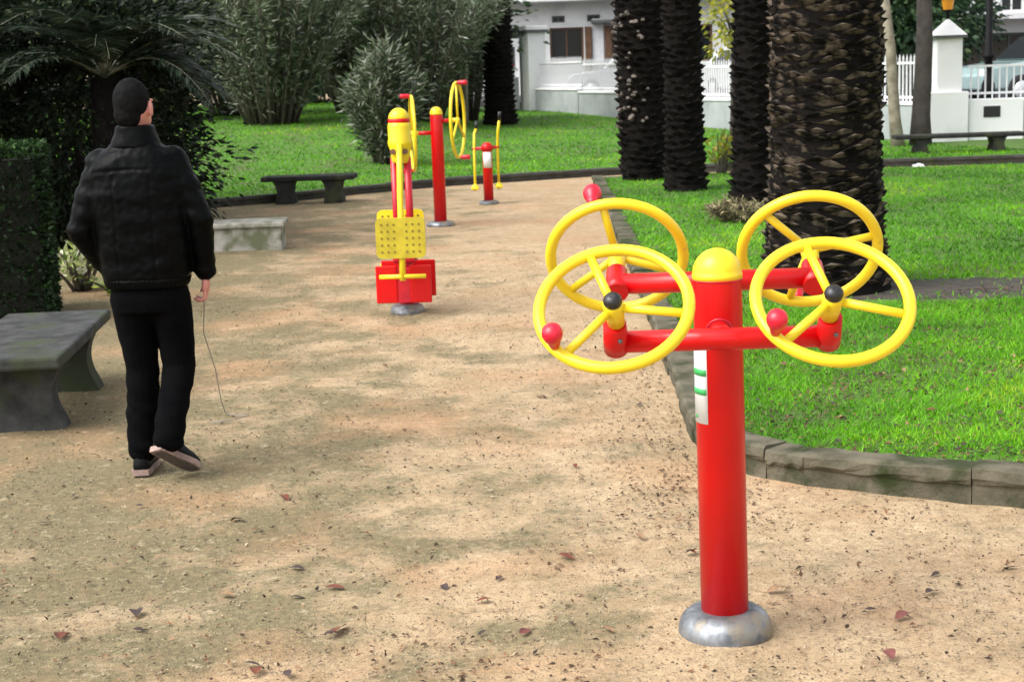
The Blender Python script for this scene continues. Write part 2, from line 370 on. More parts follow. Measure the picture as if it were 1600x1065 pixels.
def kerb_run(parent, path, stone_len, h, wid, material, side, z0=-0.03, name='kerb_stone'):
    """path: outer foot of the kerb; side=+1 puts the kerb to the left of travel"""
    pts = resample(path, 0.08)
    L = [0.0]
    for a, b in zip(pts, pts[1:]): L.append(L[-1] + (b - a).length)
    prof = [(0.012, z0), (0.012, h * .50), (0.0, h * .56), (-0.008, h * .68), (-0.004, h * .93), (0.012, h), (wid, h - .004), (wid, z0)]
    s0 = 0.0; k = 0
    while s0 < L[-1] - 0.15:
        ln = stone_len * random.uniform(0.88, 1.12); s1 = min(s0 + ln, L[-1])
        st_ = [s0 + .002 + (s1 - s0 - .004) * q / 8 for q in range(9)]
        def at(l):
            i = min(max(int(np.searchsorted(L, l)), 1), len(L) - 1); f = (l - L[i - 1]) / max(1e-6, L[i] - L[i - 1])
            lo, hi = max(i - 2, 0), min(i + 1, len(pts) - 1)
            return pts[i - 1].lerp(pts[i], f), (pts[hi] - pts[lo]).normalized()
        if s1 - s0 > .1:
            mb = MB(); vs = []; dz = random.uniform(-.006, .008); off = random.uniform(-.008, .008)
            c0 = at(st_[4])[0].copy(); idx = st_
            for ii in idx:
                pp, d = at(ii); nrm = Vector((-d.y, d.x, 0)) * side
                for (o, z) in prof:
                    jit = random.uniform(-.0045, .0045)
                    p = pp - c0 + nrm * (o + off + jit); vs.append((p.x, p.y, z + (dz + jit if z > 0 else 0)))
            m_ = len(prof); fs = []
            for a in range(len(idx) - 1):
                for j in range(m_): fs.append((a * m_ + j, a * m_ + (j + 1) % m_, (a + 1) * m_ + (j + 1) % m_, (a + 1) * m_ + j))
            fs += [tuple(range(m_)), tuple(reversed(range((len(idx) - 1) * m_, len(idx) * m_)))]
            mb.add(vs, fs); mb.build(name, material, parent, c0)
        s0 = s1; k += 1

RK = [(1.24, 22.3), (1.17, 19.0), (1.06, 14.9), (0.95, 11.2), (0.86, 8.4), (0.83, 7.5), (0.815, 6.95), (0.83, 6.72), (0.875, 6.52), (0.95, 6.36), (1.05, 6.23), (1.18, 6.12),
      (1.46, 5.95), (1.95, 5.70), (2.6, 5.38), (3.6, 4.9), (5.2, 4.2)]
kr = bpy.data.objects.new('lawn_kerb', None); COL.objects.link(kr); kr['kind'] = 'structure'
kerb_run(kr, RK[:12], 0.8, 0.135, 0.15, 'kerb', 1)
kerb_run(kr, RK[11:], 0.72, 0.14, 0.15, 'kerb', 1)
kr2 = bpy.data.objects.new('far_lawn_kerb', None); COL.objects.link(kr2); kr2['kind'] = 'structure'
LK = [(-9.0, 18.2), (-6.0, 19.6), (-3.9, 20.6), (-3.0, 21.1), (-2.1, 22.0), (-0.9, 22.9), (0.1, 23.3), (1.8, 24.0), (4.0, 23.9), (6.0, 23.6), (10, 23.4)]
kerb_run(kr2, LK, 1.0, 0.12, 0.14, 'kerb_dark', 1)
kr3 = bpy.data.objects.new('lawn_back_kerb', None); COL.objects.link(kr3); kr3['kind'] = 'structure'
kerb_run(kr3, [(1.26, 22.34), (4, 22.15), (7, 22.0), (10.5, 21.9)], 1.0, 0.10, 0.12, 'kerb_dark', -1)

def interp(path, v, axis=0):
    a = sorted([(p[axis], p[1 - axis]) for p in path]); return float(np.interp(v, [q[0] for q in a], [q[1] for q in a]))
def rk_x(y): return interp(RK[:8], y, 1) + 0.14
def rk_yfront(x): return interp(RK[6:], x, 0) + 0.14
def lawn_h(x, y): return 0.105 + 0.018 * vnoise(x, y, 0.5, 5) + 0.008 * vnoise(x, y, 2.2, 2)
def far_h(x, y):
    y0 = interp(LK, max(-9, min(10, x))) + 0.1
    t = max(0.0, min(1.0, (y - y0) / (45 - y0))); left = max(0.0, min(1.0, (5.5 - x) / 4.0))
    t2 = max(0.0, min(1.0, (y - y0) / (35 - y0))); l2 = max(0.0, min(1.0, (-.3 - x) / 3.0)); l2 = l2 * l2 * (3 - 2 * l2)
    return 0.085 + l2 * 0.42 * t2 * t2 * (3 - 2 * t2) + left * 0.27 * t * t * (3 - 2 * t) + 0.03 * vnoise(x, y, 0.25, 8) * min(1, t * 6)

def sheet(name, fx, nu, nv, m):
    vs = []; fs = []
    for j in range(nv + 1):
        for i in range(nu + 1): vs.append(fx(i / nu, j / nv))
    for j in range(nv):
        for i in range(nu): fs.append((j * (nu + 1) + i, j * (nu + 1) + i + 1, (j + 1) * (nu + 1) + i + 1, (j + 1) * (nu + 1) + i))
    o = MB().add(vs, fs, True).build(name, m); o['kind'] = 'structure'; return o
def right_lawn_pt(u, v):
    x = rk_x(6.9) + (10.5 - rk_x(6.9)) * u ** 1.6
    y0 = rk_yfront(x); y = y0 + (22.1 - y0) * v ** 1.5
    xx = max(x, 0) if u > 0 else rk_x(max(y, 6.9))
    if u > 0: x = x + (rk_x(max(y, 6.9)) - rk_x(6.9)) * (1 - u) ** 2
    else: x = rk_x(max(y, 6.9))
    return (x, y, lawn_h(x, y))
sheet('lawn', right_lawn_pt, 60, 80, 'soil')
def far_lawn_pt(u, v):
    x = -16 + 30 * u; y0 = interp(LK, max(-9, min(10, x))) + 0.12; y = y0 + (52 - y0) * v ** 1.3
    return (x, y, far_h(x, y))
def mud_pt(u, v):
    x = 1.85 + 6.5 * u; wdt = .52 * (.25 + math.sin(PI * min(1, .06 + .94 * u)) ** .4) * (1 + .5 * vnoise(x, 0, 2.0, 6)); y = 10.62 + .10 * vnoise(x, 0, 1.3, 3) + (v - .5) * 2 * wdt
    return (x, y, lawn_h(x, y) + .012 - .016 * abs(2 * v - 1) ** 3)
sheet('bare_soil_strip', mud_pt, 70, 10, 'mud')
sheet('far_lawn', far_lawn_pt, 90, 60, 'soil')

def blades(name, pts, hmin, hmax, wid, lean=0.5):
    n = len(pts); a = rng.uniform(0, 2 * PI, n); h = rng.uniform(hmin, hmax, n); ln = rng.uniform(0.1, lean, n) * h
    side = np.stack([np.cos(a), np.sin(a), np.zeros(n)], 1) * (wid * rng.uniform(.7, 1.3, n))[:, None]
    b = rng.uniform(0, 2 * PI, n); dr = np.stack([np.cos(b), np.sin(b), np.zeros(n)], 1) * ln[:, None]
    up = np.stack([np.zeros(n), np.zeros(n), h], 1)
    v = np.stack([pts - side, pts + side, pts + side * .7 + dr * .4 + up * .55, pts - side * .7 + dr * .4 + up * .55, pts + dr + up], 1).reshape(-1, 3)
    patch = np.array([0.5 + 0.55 * vnoise(p[0], p[1], 0.55, 4) + 0.35 * vnoise(p[0], p[1], 2.4, 6) for p in pts])
    r = np.clip(patch * 0.9 - .06 + rng.uniform(-0.3, 0.32, n), 0, 1)
    o = np_mesh(name, v, 5, [(0, 1, 2), (0, 2, 3), (3, 2, 4)], r, 'grass')
    return o

def sample_lawn(n, y0, y1, xmax, keep):
    out = []
    while len(out) < n:
        y = random.uniform(y0, y1); x = random.uniform(0.9, min(xmax, 0.36 * y + 0.9))
        if x < rk_x(max(y, 6.75)) - 0.03 or y < rk_yfront(x) - 0.02: continue
        # rounded corner
        if y < 6.75 and (x - 1.23) ** 2 + (y - 6.75) ** 2 > .30 ** 2 and x < 1.2 and y < 6.7: continue
        if keep(x, y) < random.random(): continue
        out.append((x, y, lawn_h(x, y) - 0.006))
    return np.array(out)
def keep_fn(x, y):
    k = 1.0
    if y < 9: k *= 0.55 + 0.75 * (vnoise(x, y, 2.6, 12) + 0.25 + (y - 6) * .12)          # thin turf with bare specks near the kerb
    d = abs(y - 10.55 - 0.12 * vnoise(x, 0, 1.5, 3)) / 0.55                               # bare muddy strip
    if x > 1.9 and d < 1: k *= 0.05 + 0.45 * d * d + max(0, vnoise(x, y, 3, 2)) * .5
    if (x - 2.23) ** 2 + (y - 10.76) ** 2 < .75 ** 2: k *= 0.25
    return max(0.06, min(1, k))
tag(blades('lawn_grass', np.vstack([sample_lawn(62000, 5.7, 10.0, 4.2, keep_fn), ]), 0.018, 0.045, 0.0026, 1.6), 'short thin green turf of the lawn beside the front kerb', 'grass', kind='stuff')
tag(blades('lawn_grass', sample_lawn(52000, 10.0, 22.0, 9.0, keep_fn), 0.02, 0.048, 0.0055, 1.8), 'bright green turf around the palm trunks', 'grass', kind='stuff')
fp = []
while len(fp) < 75000:
    y = 18.5 + 30 * random.random() ** 1.35; x = random.uniform(-0.36 * y - 1, 0.36 * y + 1)
    if y < interp(LK, max(-9, min(10, x))) + 0.1: continue
    if x > 0.9 + (47 - y) * .357 - 0.1: continue
    fp.append((x, y, far_h(x, y) - 0.01))
tag(blades('lawn_grass', np.array(fp), 0.03, 0.065, 0.010, 1.8), 'bright green turf rising behind the dark far kerb', 'grass', kind='stuff')

# loose grit and tiny litter on the sand
def scatter_sand(n, ymin, ymax, bias=None):
    out = []
    while len(out) < n:
        y = ymin + (ymax - ymin) * random.random() ** 1.5; x = random.uniform(-0.36 * y - .2, 0.36 * y + .2)
        if x > interp(RK[:8], max(6.95, y), 1) - .02 and y > 6.7: continue
        if x > 0.82 and y > interp(RK[6:], x, 0) - .02: continue
        if bias and bias(x, y) < random.random(): continue
        out.append((x, y, 0.002))
    return np.array(out)
P = scatter_sand(22000, 3.4, 14)
n = len(P); r = rng.uniform(.0016, .0052, n) ** 1.0
oct_ = np.array([(1, 0, 0), (0, 1, 0), (-1, 0, 0), (0, -1, 0), (0, 0, .7), (0, 0, -.7)], float)
v = (P[:, None, :] + oct_[None] * r[:, None, None] * rng.uniform(.6, 1.4, (n, 6, 1))).reshape(-1, 3)
tag(np_mesh('pebbles', v, 6, [(0, 1, 4), (1, 2, 4), (2, 3, 4), (3, 0, 4), (1, 0, 5), (2, 1, 5), (3, 2, 5), (0, 3, 5)], rng.random(n), 'pebble'), 'loose grit scattered over the sandy path', 'gravel', kind='stuff')
def litter_bias(x, y):
    k = 0.10 + 0.5 * max(0, vnoise(x, y, 1.1, 7))
    if y > 5.6: k += 0.9 * math.exp(-((x - interp(RK[:8], max(6.95, y), 1) + .12) / .28) ** 2)
    return k
P = scatter_sand(6500, 3.4, 15, litter_bias); n = len(P); P[:, 2] = 0.004
d = unit(np.stack([rng.normal(size=n), rng.normal(size=n), rng.normal(size=n) * .2 + .08], 1)); up = np.stack([rng.normal(size=n) * .25, rng.normal(size=n) * .25, np.ones(n)], 1)
L = rng.uniform(.010, .030, n)
tag(np_mesh('leaf_litter', leaf_verts(P, d, up, L, L * rng.uniform(.3, .6, n)), 5, LEAF_F, rng.random(n) ** 1.4, 'litter'), 'tiny dry leaf fragments scattered along the sandy path', 'leaf litter', kind='stuff')

P = sample_lawn(3800, 5.8, 10.5, 4.0, lambda x, y: max(.05, .5 + vnoise(x, y, 2.6, 12) * -1.2 - (y - 6) * .08)); n = len(P); P[:, 2] += .022
d = unit(np.stack([rng.normal(size=n), rng.normal(size=n), rng.normal(size=n) * .2 + .05], 1)); up = np.stack([rng.normal(size=n) * .3, rng.normal(size=n) * .3, np.ones(n)], 1)
L = rng.uniform(.012, .034, n)
tag(np_mesh('leaf_litter', leaf_verts(P, d, up, L, L * rng.uniform(.35, .7, n)), 5, LEAF_F, rng.random(n) ** 1.8 * .9, 'litter'), 'small dark leaf fragments caught in the front lawn turf', 'leaf litter', kind='stuff')

# ------------------------------------------------------------------ vegetation builders
def foliage(name, parent, pts, dirs, mat_, Lr, Wr, bright=None):
    n = len(pts); L = rng.uniform(*Lr, n); W = rng.uniform(*Wr, n)
    nrm = rng.normal(size=(n, 3)) + np.array([0, 0, .6])
    r = rng.random(n) if bright is None else np.clip(bright + rng.normal(size=n) * .18, 0, 1)
    return np_mesh(name, leaf_verts(pts, dirs, nrm, L, W), 5, LEAF_F, r, mat_, parent)

def stem_shrub(name, label, loc, R, H, nst, nleaf, mat_, Lr, Wr, group=None, splay=1.0, cat='shrub', low=0.12, z0=None):
    """many stems fanning from the base, leaves all along their upper part"""
    z0 = far_h(loc[0], loc[1]) - .03 if z0 is None else z0
    t = thing(name, label, cat, (loc[0], loc[1], z0), 0, group)
    mb = MB(); pts = []; dirs = []
    for i in range(nst):
        a = random.uniform(0, 2 * PI); q = math.sqrt(random.random()); hh = H * (1 - .35 * q * q) * random.uniform(.72, 1.08)
        b = Vector((math.cos(a) * .25 * q * R, math.sin(a) * .25 * q * R, 0)); e = Vector((math.cos(a) * R * q * splay, math.sin(a) * R * q * splay, hh))
        c = Vector((b.x * 1.2 + e.x * .25, b.y * 1.2 + e.y * .25, hh * .62))
        crv = [(1 - s) ** 2 * b + 2 * s * (1 - s) * c + s * s * e for s in [k / 6 for k in range(7)]]
        mb.tube(crv, [.016 * (1 - k / 8) + .003 for k in range(7)], 5)
        for k in range(nleaf // nst):
            s = low + (1 - low) * random.random() ** .75; p = (1 - s) ** 2 * b + 2 * s * (1 - s) * c + s * s * e
            tn = (2 * (1 - s) * (c - b) + 2 * s * (e - c)).normalized()
            side = random.uniform(.02, .22) * min(1, H / 2)
            o = Vector((random.gauss(0, 1), random.gauss(0, 1), random.gauss(0, .7))).normalized()
            pts.append(p + o * side); dirs.append(tn * random.uniform(.1, 1.0) + o * 1.0)
    mb.build('stems', 'stem', t)
    foliage('foliage', t, np.array(pts), np.array(dirs), mat_, Lr, Wr)
    return t

def clump_crown(center, radii, nclump, per, csize):
    """points in leafy clumps spread through the outer volume of an uneven crown"""
    P = []; D = []; B = []
    for i in range(nclump):
        d = Vector((random.gauss(0, 1), random.gauss(0, 1), random.gauss(0, 1))).normalized()
        q = random.uniform(.5, 1.0) ** .6 * (1 + .22 * mnoise.noise(d * 2.2 + Vector(center)))
        c = Vector(center) + Vector((d.x * radii[0], d.y * radii[1], d.z * radii[2])) * q
        cs = csize * random.uniform(.6, 1.3); bb = random.uniform(.15, .75)
        for k in range(per):
            o = Vector((random.gauss(0, 1), random.gauss(0, 1), random.gauss(0, .8)))
            P.append(c + o * cs * .5); D.append(o + d * .8 + Vector((0, 0, -.2))); B.append(bb)
    return np.array(P), np.array(D), np.array(B)

def bushy_tree(name, label, loc, trunk_h, r, radii, nclump, per, csize, leaf, Lr, Wr, bark='bark', group=None, cat='tree', z0=0.0, lean=(0, 0), crown_z=None):
    t = thing(name, label, cat, (loc[0], loc[1], z0), 0, group)
    cz = crown_z if crown_z else trunk_h + radii[2] * .6
    mb = MB(); top = Vector((lean[0], lean[1], max(trunk_h, .3)))
    mb.tube([(0, 0, -.1), (lean[0] * .2, lean[1] * .2, trunk_h * .15), (lean[0] * .5 + r * .3, lean[1] * .5, trunk_h * .5), top], [r * 1.35, r * 1.02, r * .9, r * .7], 12)
    for i in range(7):
        a = i * 2.4; e = Vector((lean[0] + math.cos(a) * radii[0] * .6, lean[1] + math.sin(a) * radii[1] * .6, cz + random.uniform(-.3, .5) * radii[2]))
        s = top * random.uniform(.72, .98); m_ = s.lerp(e, .5) + Vector((0, 0, .12 * radii[2]))
        mb.tube([s, m_, e], [r * .45, r * .28, r * .1], 6)
    mb.build('trunk', bark, t)
    p, d, b = clump_crown((lean[0], lean[1], cz), radii, nclump, per, csize)
    ok = p[:, 2] > 0.03; foliage('crown', t, p[ok], d[ok], leaf, Lr, Wr, b[ok])
    return t

def frond_mesh(L, droop, nl=46, seed=0, lw=.028, ll=.42):
    """arching feather leaf along +X: rachis mesh and leaflets mesh"""
    rr = random.Random(seed); mb = MB(); pts = []
    for k in range(10):
        s = k / 9; pts.append(Vector((L * s * (1 - .18 * droop * s), 0, L * (.55 * s - .78 * droop * s * s))))
    mb.tube(pts, [.016 * (1 - .8 * k / 9) * (L / 2.2) for k in range(10)], 5)
    P = []; D = []; Ls = []
    for k in range(nl):
        s = .12 + .87 * k / nl; i = min(8, int(s * 9)); f = s * 9 - i; p = pts[i].lerp(pts[i + 1], f); tn = (pts[i + 1] - pts[i]).normalized()
        for sg in (-1, 1):
            P.append(p); D.append(tn * .75 + Vector((0, sg, 0)) * 1.0 + Vector((rr.gauss(0, .08), rr.gauss(0, .08), rr.uniform(-.15, .35)))); Ls.append(ll * math.sin(PI * min(1, .18 + .8 * s)) ** .6 * rr.uniform(.85, 1.1))
    return mb, np.array(P), np.array(D), np.array(Ls)

def palm_tree(label, loc, r0, r1, H, scar_rows, around, scar_w, scar_h, scar_mat, individual, z0, lean=(0, 0), stubs=0, zmax=3.4, group='palm trunks in the lawn'):
    t = thing('palm_tree', label, 'palm tree', (loc[0], loc[1], z0), 0, group)
    def rad(z): return r1 + (r0 - r1) * math.exp(-z / .55) + .03 * math.exp(-z / .12)
    def ctr(z): return Vector((lean[0] * z / 2.5, lean[1] * z / 2.5, z))
    mb = MB(); zs = [-.15, 0, .08, .2, .4, .7, 1.1, 1.6, 2.2, 3.0, 4.2, 5.5, H]
    mb.tube([ctr(z) for z in zs], [rad(max(z, 0)) for z in zs], 28)
    trunk = mb.build('trunk', 'palm_bark', t)
    # leaf-base scar: a lozenge cushion whose upper edge juts out
    w2, h2, o = scar_w / 2, scar_h / 2, scar_h * .42
    sv = [(-w2, 0, -.01), (0, 0, -h2), (w2, 0, -.01), (0, 0, h2), (-w2 * .72, -o * .55, .12 * h2), (0, -o * .5, -h2 * .55), (w2 * .72, -o * .55, .12 * h2), (0, -o * 1.25, h2 * .62), (-w2 * .38, -o * 1.0, h2 * .45), (w2 * .38, -o * 1.0, h2 * .45)]
    sf = [(0, 1, 5, 4), (1, 2, 6, 5), (2, 3, 7, 9), (2, 9, 6), (3, 0, 8, 7), (0, 4, 8), (4, 5, 7, 8), (5, 6, 9, 7)]
    base = MB().add(sv, sf).mesh('leaf_base'); base.materials.append(M[scar_mat])
    rest = MB(); cnt = 0
    cdir = math.atan2(-loc[1], -loc[0])
    spots = []
    k = 0; z = .10
    while z < zmax:
        for j in range(around):
            a = 2 * PI * (j + .5 * (k % 2)) / around + random.uniform(-.04, .04)
            spots.append((z + random.uniform(-.012, .012) + .02 * math.sin(3 * a + k), a))
        z += scar_rows; k += 1
    def facing(a): return math.cos(a - cdir)
    spots.sort(key=lambda q: -(facing(q[1]) - .15 * abs(q[0] - 1.0)))
    for z, a in spots:
        rz_ = rad(z) - .004; c = ctr(z); sc = random.uniform(.82, 1.2)
        T = Matrix.Translation(c + Vector((math.cos(a) * rz_, math.sin(a) * rz_, 0))) @ Matrix.Rotation(a + PI / 2 + random.uniform(-.05, .05), 4, 'Z') @ Matrix.Rotation(random.uniform(-.2, .2), 4, 'Y') @ Matrix.Diagonal((sc * random.uniform(.9, 1.12), random.uniform(.5, 2.0), sc, 1))
        if individual and cnt < 300 and facing(a) > -.25:
            o = link('leaf_base', base, trunk); o.matrix_local = T; cnt += 1
        else: rest.add([T @ Vector(q) for q in sv], sf)
    if rest.v: rest.build('leaf_bases', scar_mat, trunk, kind='stuff')
    if stubs:
        sm = MB().prism([(-.045, -.03), (.045, -.03), (.05, .012), (0, .035), (-.05, .012)], 0, -.10).mesh('leaf_stub'); sm.materials.append(M['palm_stub'])
        for i in range(stubs):
            z = random.uniform(.7, 3.2); a = cdir - random.uniform(-.1, 1.5); c = ctr(z); q = rad(z) - .01
            o = link('leaf_stub', sm, trunk); o.matrix_local = Matrix.Translation(c + Vector((math.cos(a) * q, math.sin(a) * q, 0))) @ Matrix.Rotation(a + PI / 2, 4, 'Z') @ Matrix.Rotation(random.uniform(-.5, -.1), 4, 'X') @ Matrix.Diagonal((random.uniform(.35, .7), random.uniform(.5, .9), random.uniform(.4, .8), 1))
    # crown well above the picture: arching fronds
    V = []; R_ = []; rb = MB()
    top = ctr(H)
    for i in range(20):
        L = random.uniform(2.3, 3.0); fm, p, d, ls = frond_mesh(L, random.uniform(.5, 1.1), 30, i)
        T = Matrix.Translation(top) @ Matrix.Rotation(i * 2.399, 4, 'Z') @ Matrix.Rotation(-random.uniform(-.1, .75), 4, 'Y')
        rb.add([T @ Vector(q) for q in fm.v], fm.f)
        R3 = np.array(T.to_3x3()); p = p @ R3.T + np.array(top); d = d @ R3.T
        V.append(leaf_verts(p, d, np.tile([0, 0, 1.0], (len(p), 1)) + rng.normal(size=(len(p), 3)) * .3, ls, ls * .10)); R_.append(rng.random(len(p)))
    cr = rb.build('crown', 'rachis', t)
    np_mesh('fronds', np.vstack(V), 5, LEAF_F, np.concatenate(R_), 'frond', cr)
    return t

# ------------------------------------------------------------------ the palms and other trees in the lawn
palm_tree('thick palm trunk covered in tan-edged leaf scars behind the yellow wheels', (2.23, 10.78), .44, .365, 6.2, .048, 13, .23, .054, 'palm_scar', True, 0.10, zmax=2.5, lean=(.01, 0))
palm_tree('slim blackish palm trunk right against the thick scarred palm trunk', (2.60, 16.2), .24, .195, 7.5, .085, 10, .15, .08, 'palm_scar_dark', False, 0.09, lean=(.02, 0))
palm_tree('slim dark palm trunk in front of the pale-stubbed trunk', (2.27, 19.5), .25, .22, 8.0, .09, 11, .15, .08, 'palm_scar_dark', False, 0.09, lean=(-.03, 0))
palm_tree('dark palm trunk studded with pale cut leaf stubs', (1.98, 21.6), .33, .37, 8.4, .1, 14, .17, .09, 'palm_scar_dark', True, 0.09, stubs=80, zmax=3.6, lean=(-.03, 0))
palm_tree('black palm trunk beside the oleander shrubs and the white gate pillar', (-0.10, 38.5), .42, .33, 9.0, .12, 11, .19, .1, 'palm_scar_dark', False, far_h(-.1, 38.5) - .02, zmax=4.0)

def leaning_trunk(label, loc, r, top, H, bark, cz, radii):
    return bushy_tree('leafy_tree', label, loc, H, r, radii, 70, 60, .5, 'treeleaf', (.07, .12), (.03, .05), bark, None, 'tree', 0.06, top, cz)
leaning_trunk('slender pale-barked tree beside the white wall block', (6.98, 27.4), .10, (-.35, .1), 3.4, 'bark_pale', 5.2, (1.9, 1.9, 1.4))
leaning_trunk('dark rough-barked tree close beside the pale slender tree', (7.42, 27.6), .16, (.06, .2), 3.6, 'bark', 5.4, (2.0, 2.0, 1.4))
bushy_tree('young_tree', 'thin sapling with yellow-green leaves in front of the white fence', (4.55, 31.0), 2.3, .045, (.55, .5, .75), 34, 22, .28, 'yellowleaf', (.10, .17), (.05, .08), 'bark', None, 'sapling', 0.08, (.03, 0), 2.45)

# low growth at the palm feet
stem_shrub('dry_fern', 'tan tangle of dry fern at the foot of the slim blackish palm', (2.30, 15.5), .34, .26, 36, 900, 'dryfern', (.05, .10), (.012, .025), None, 1.0, 'fern', .1, .09)
stem_shrub('yellow_plant', 'small plant with drooping yellow leaves near the slim palm trunks', (3.05, 22.0), .28, .62, 9, 90, 'yellowleaf', (.12, .2), (.04, .06), None, 1.0, 'plant', .3, .08)

# oleanders on the far lawn
OL = 'oleander shrubs on the far lawn'
for (x, y, R, H, lab) in [(-5.0, 33.5, 2.3, 4.6, 'broad grey-green oleander with a dark low base on the far lawn'), (-2.0, 36.5, 2.2, 5.0, 'tall loose oleander behind the spinning wheel station'),
                     (-2.05, 26.2, .62, 2.0, 'smaller oleander just behind the dark far kerb'), (-8.2, 36.5, 2.4, 4.8, 'oleander half hidden behind the arching palm fronds'), (-3.5, 37.8, 2.3, 5.4, 'upright oleander filling the gap between the broad and tall oleanders'), (-6.6, 38.5, 2.4, 5.4, 'upright oleander behind the broad low-based oleander'), (-1.0, 40.2, 1.4, 5.2, 'upright oleander close against the black palm trunk')]:
    stem_shrub('oleander_shrub', lab, (x, y), R, H, 140 if R > 1.5 else 80, 27000 if R > 1.5 else 10000, 'oleander', (.12, .21), (.024, .042), OL)
for (x, y, r, H, lab) in [(-0.95, 38.0, .06, 5.0, 'thin pale tree stem rising among the tall oleanders'), (-2.3, 37.6, .055, 5.0, 'pale bare stem showing through the loose oleander')]:
    bushy_tree('pale_stemmed_tree', lab, (x, y), H, r, (1.5, 1.5, 1.1), 60, 40, .5, 'treeleaf', (.1, .16), (.04, .06), 'bark_pale', None, 'tree', far_h(x, y) - .02, (.15, 0), 6.0)

# dark evergreens behind the walking person
EV = 'dark evergreen shrubs along the path'
for (x, y, rad_, cz, nc, lab) in [(-4.55, 16.6, (1.35, 1.3, 1.75), 1.35, 300, 'dense blackish evergreen shrub behind the walking person'), (-6.6, 15.4, (1.6, 1.5, 2.0), 1.6, 300, 'big dark evergreen shrub rising behind the clipped hedge'),
                               (-5.6, 19.2, (1.8, 1.5, 2.6), 2.3, 300, 'tall dark evergreen behind the blackish shrub and arching palm'), (-8.3, 19.5, (2.0, 1.8, 2.9), 2.4, 260, 'tall dark evergreen at the deep end of the hedge')]:
    bushy_tree('evergreen_shrub', lab, (x, y), .5, .09, rad_, nc, 105, .42, 'evergreen', (.07, .13), (.026, .05), 'bark', EV, 'shrub', 0.0, (0, 0), cz)
# small palm with arching fronds
t = thing('fan_palm', 'small palm whose long pale-ribbed fronds arch over the dark shrub', 'palm', (-4.0, 15.5, 0))
MB().tube([(0, 0, -.05), (.02, 0, .8), (.05, 0, 1.75)], [.19, .15, .14], 14).build('trunk', 'palm_bark', t)
for i in range(24):
    fm, p, d, ls = frond_mesh(random.uniform(1.25, 1.8), random.uniform(.75, 1.15), 60, i + 50, ll=.34)
    fr = fm.build('frond', 'rachis', t)
    fr.matrix_local = Matrix.Translation((.05, 0, 1.75)) @ Matrix.Rotation(i * 2.399 + (.1 if i else 0), 4, 'Z') @ Matrix.Rotation(-random.uniform(-.05, .8), 4, 'Y')
    np_mesh('leaflets', leaf_verts(p, d, np.tile([0, 0, 1.0], (len(p), 1)) + rng.normal(size=(len(p), 3)) * .25, ls, ls * .11), 5, LEAF_F, rng.random(len(p)), 'frond', fr)
for (az, el, L, dr) in [(-.12, .28, 1.75, .95), (-.5, .05, 1.6, 1.0), (.25, .5, 1.7, .9)]:
    fm, p, d, ls = frond_mesh(L, dr, 44, int(L * 100), ll=.30)
    fr = fm.build('frond', 'rachis', t)
    fr.matrix_local = Matrix.Translation((.05, 0, 1.75)) @ Matrix.Rotation(az, 4, 'Z') @ Matrix.Rotation(-el, 4, 'Y')
    np_mesh('leaflets', leaf_verts(p, d, np.tile([0, 0, 1.0], (len(p), 1)) + rng.normal(size=(len(p), 3)) * .25, ls, ls * .11), 5, LEAF_F, rng.random(len(p)), 'frond', fr)

# clipped hedge
t = thing('clipped_hedge', 'clipped box hedge with a squared green top behind the near bench', 'hedge', (-5.03, 11.09, 0), RAD(17))
hx, hy, hz = 1.66, .6, 1.29
MB().box((0, 0, hz / 2 - .06), (hx * 2 - .16, hy * 2 - .16, hz - .06)).build('dark_core', mat('hedge_dark_core', (.012, .012, .008), None, rough=.95), t)  # solid dark core, shade among the inner twigs put into its colour
P = []; D = []; B = []
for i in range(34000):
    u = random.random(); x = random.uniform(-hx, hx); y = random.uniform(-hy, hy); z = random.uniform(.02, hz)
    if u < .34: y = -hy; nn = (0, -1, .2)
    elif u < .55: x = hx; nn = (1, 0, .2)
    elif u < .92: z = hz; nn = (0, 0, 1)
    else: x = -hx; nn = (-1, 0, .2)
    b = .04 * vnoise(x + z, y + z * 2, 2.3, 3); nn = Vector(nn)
    P.append(Vector((x, y, z)) + nn * (b - random.uniform(0, .09))); D.append(nn * .8 + Vector((random.gauss(0, .8), random.gauss(0, .8), random.gauss(0, .6)))); B.append(.7 if nn.z == 1 else .4)  # top leaves toned brighter than the sides, light from above in their colour
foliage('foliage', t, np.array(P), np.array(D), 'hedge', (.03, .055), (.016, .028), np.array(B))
stem_shrub('variegated_plant', 'low plant with pale cream and lime leaves beyond the near bench', (-3.62, 12.9), .33, .42, 18, 220, 'variegated', (.07, .12), (.03, .05), None, 1.0, 'plant', .25, -.01)
stem_shrub('green_tuft', 'tuft of pale green weeds beside the cream-leaved plant', (-3.22, 12.6), .26, .2, 40, 420, 'grass', (.06, .11), (.012, .02), None, 1.0, 'plant', .05, -.01)

# trees closing the view beyond the park
for (x, y, H, rad_, lab) in [(-11.5, 44, 3, (3.4, 2.4, 3.2), 'round dark-leaved tree behind the half-hidden oleander'), (-6.0, 48, 3, (3.2, 2.4, 3.4), 'broad tree closing the view behind the oleanders'),
                        (-2.3, 47, 2.6, (2.4, 2.0, 3.2), 'tree standing between the oleanders and the gate'), (11.5, 43, 3.4, (2.1, 2.0, 3.4), 'green street tree behind the pointed white pillar'), (9.6, 39, 2.4, (1.5, 1.5, 2.6), 'green tree showing between the dark tree and pointed pillar')]:
    bushy_tree('street_tree', lab, (x, y), H, .2, rad_, 230, 55, .75, 'treeleaf', (.16, .28), (.08, .13), 'bark', 'trees beyond the fence', 'tree', 0.1, (0, 0), H * .8 + rad_[2] * .45)

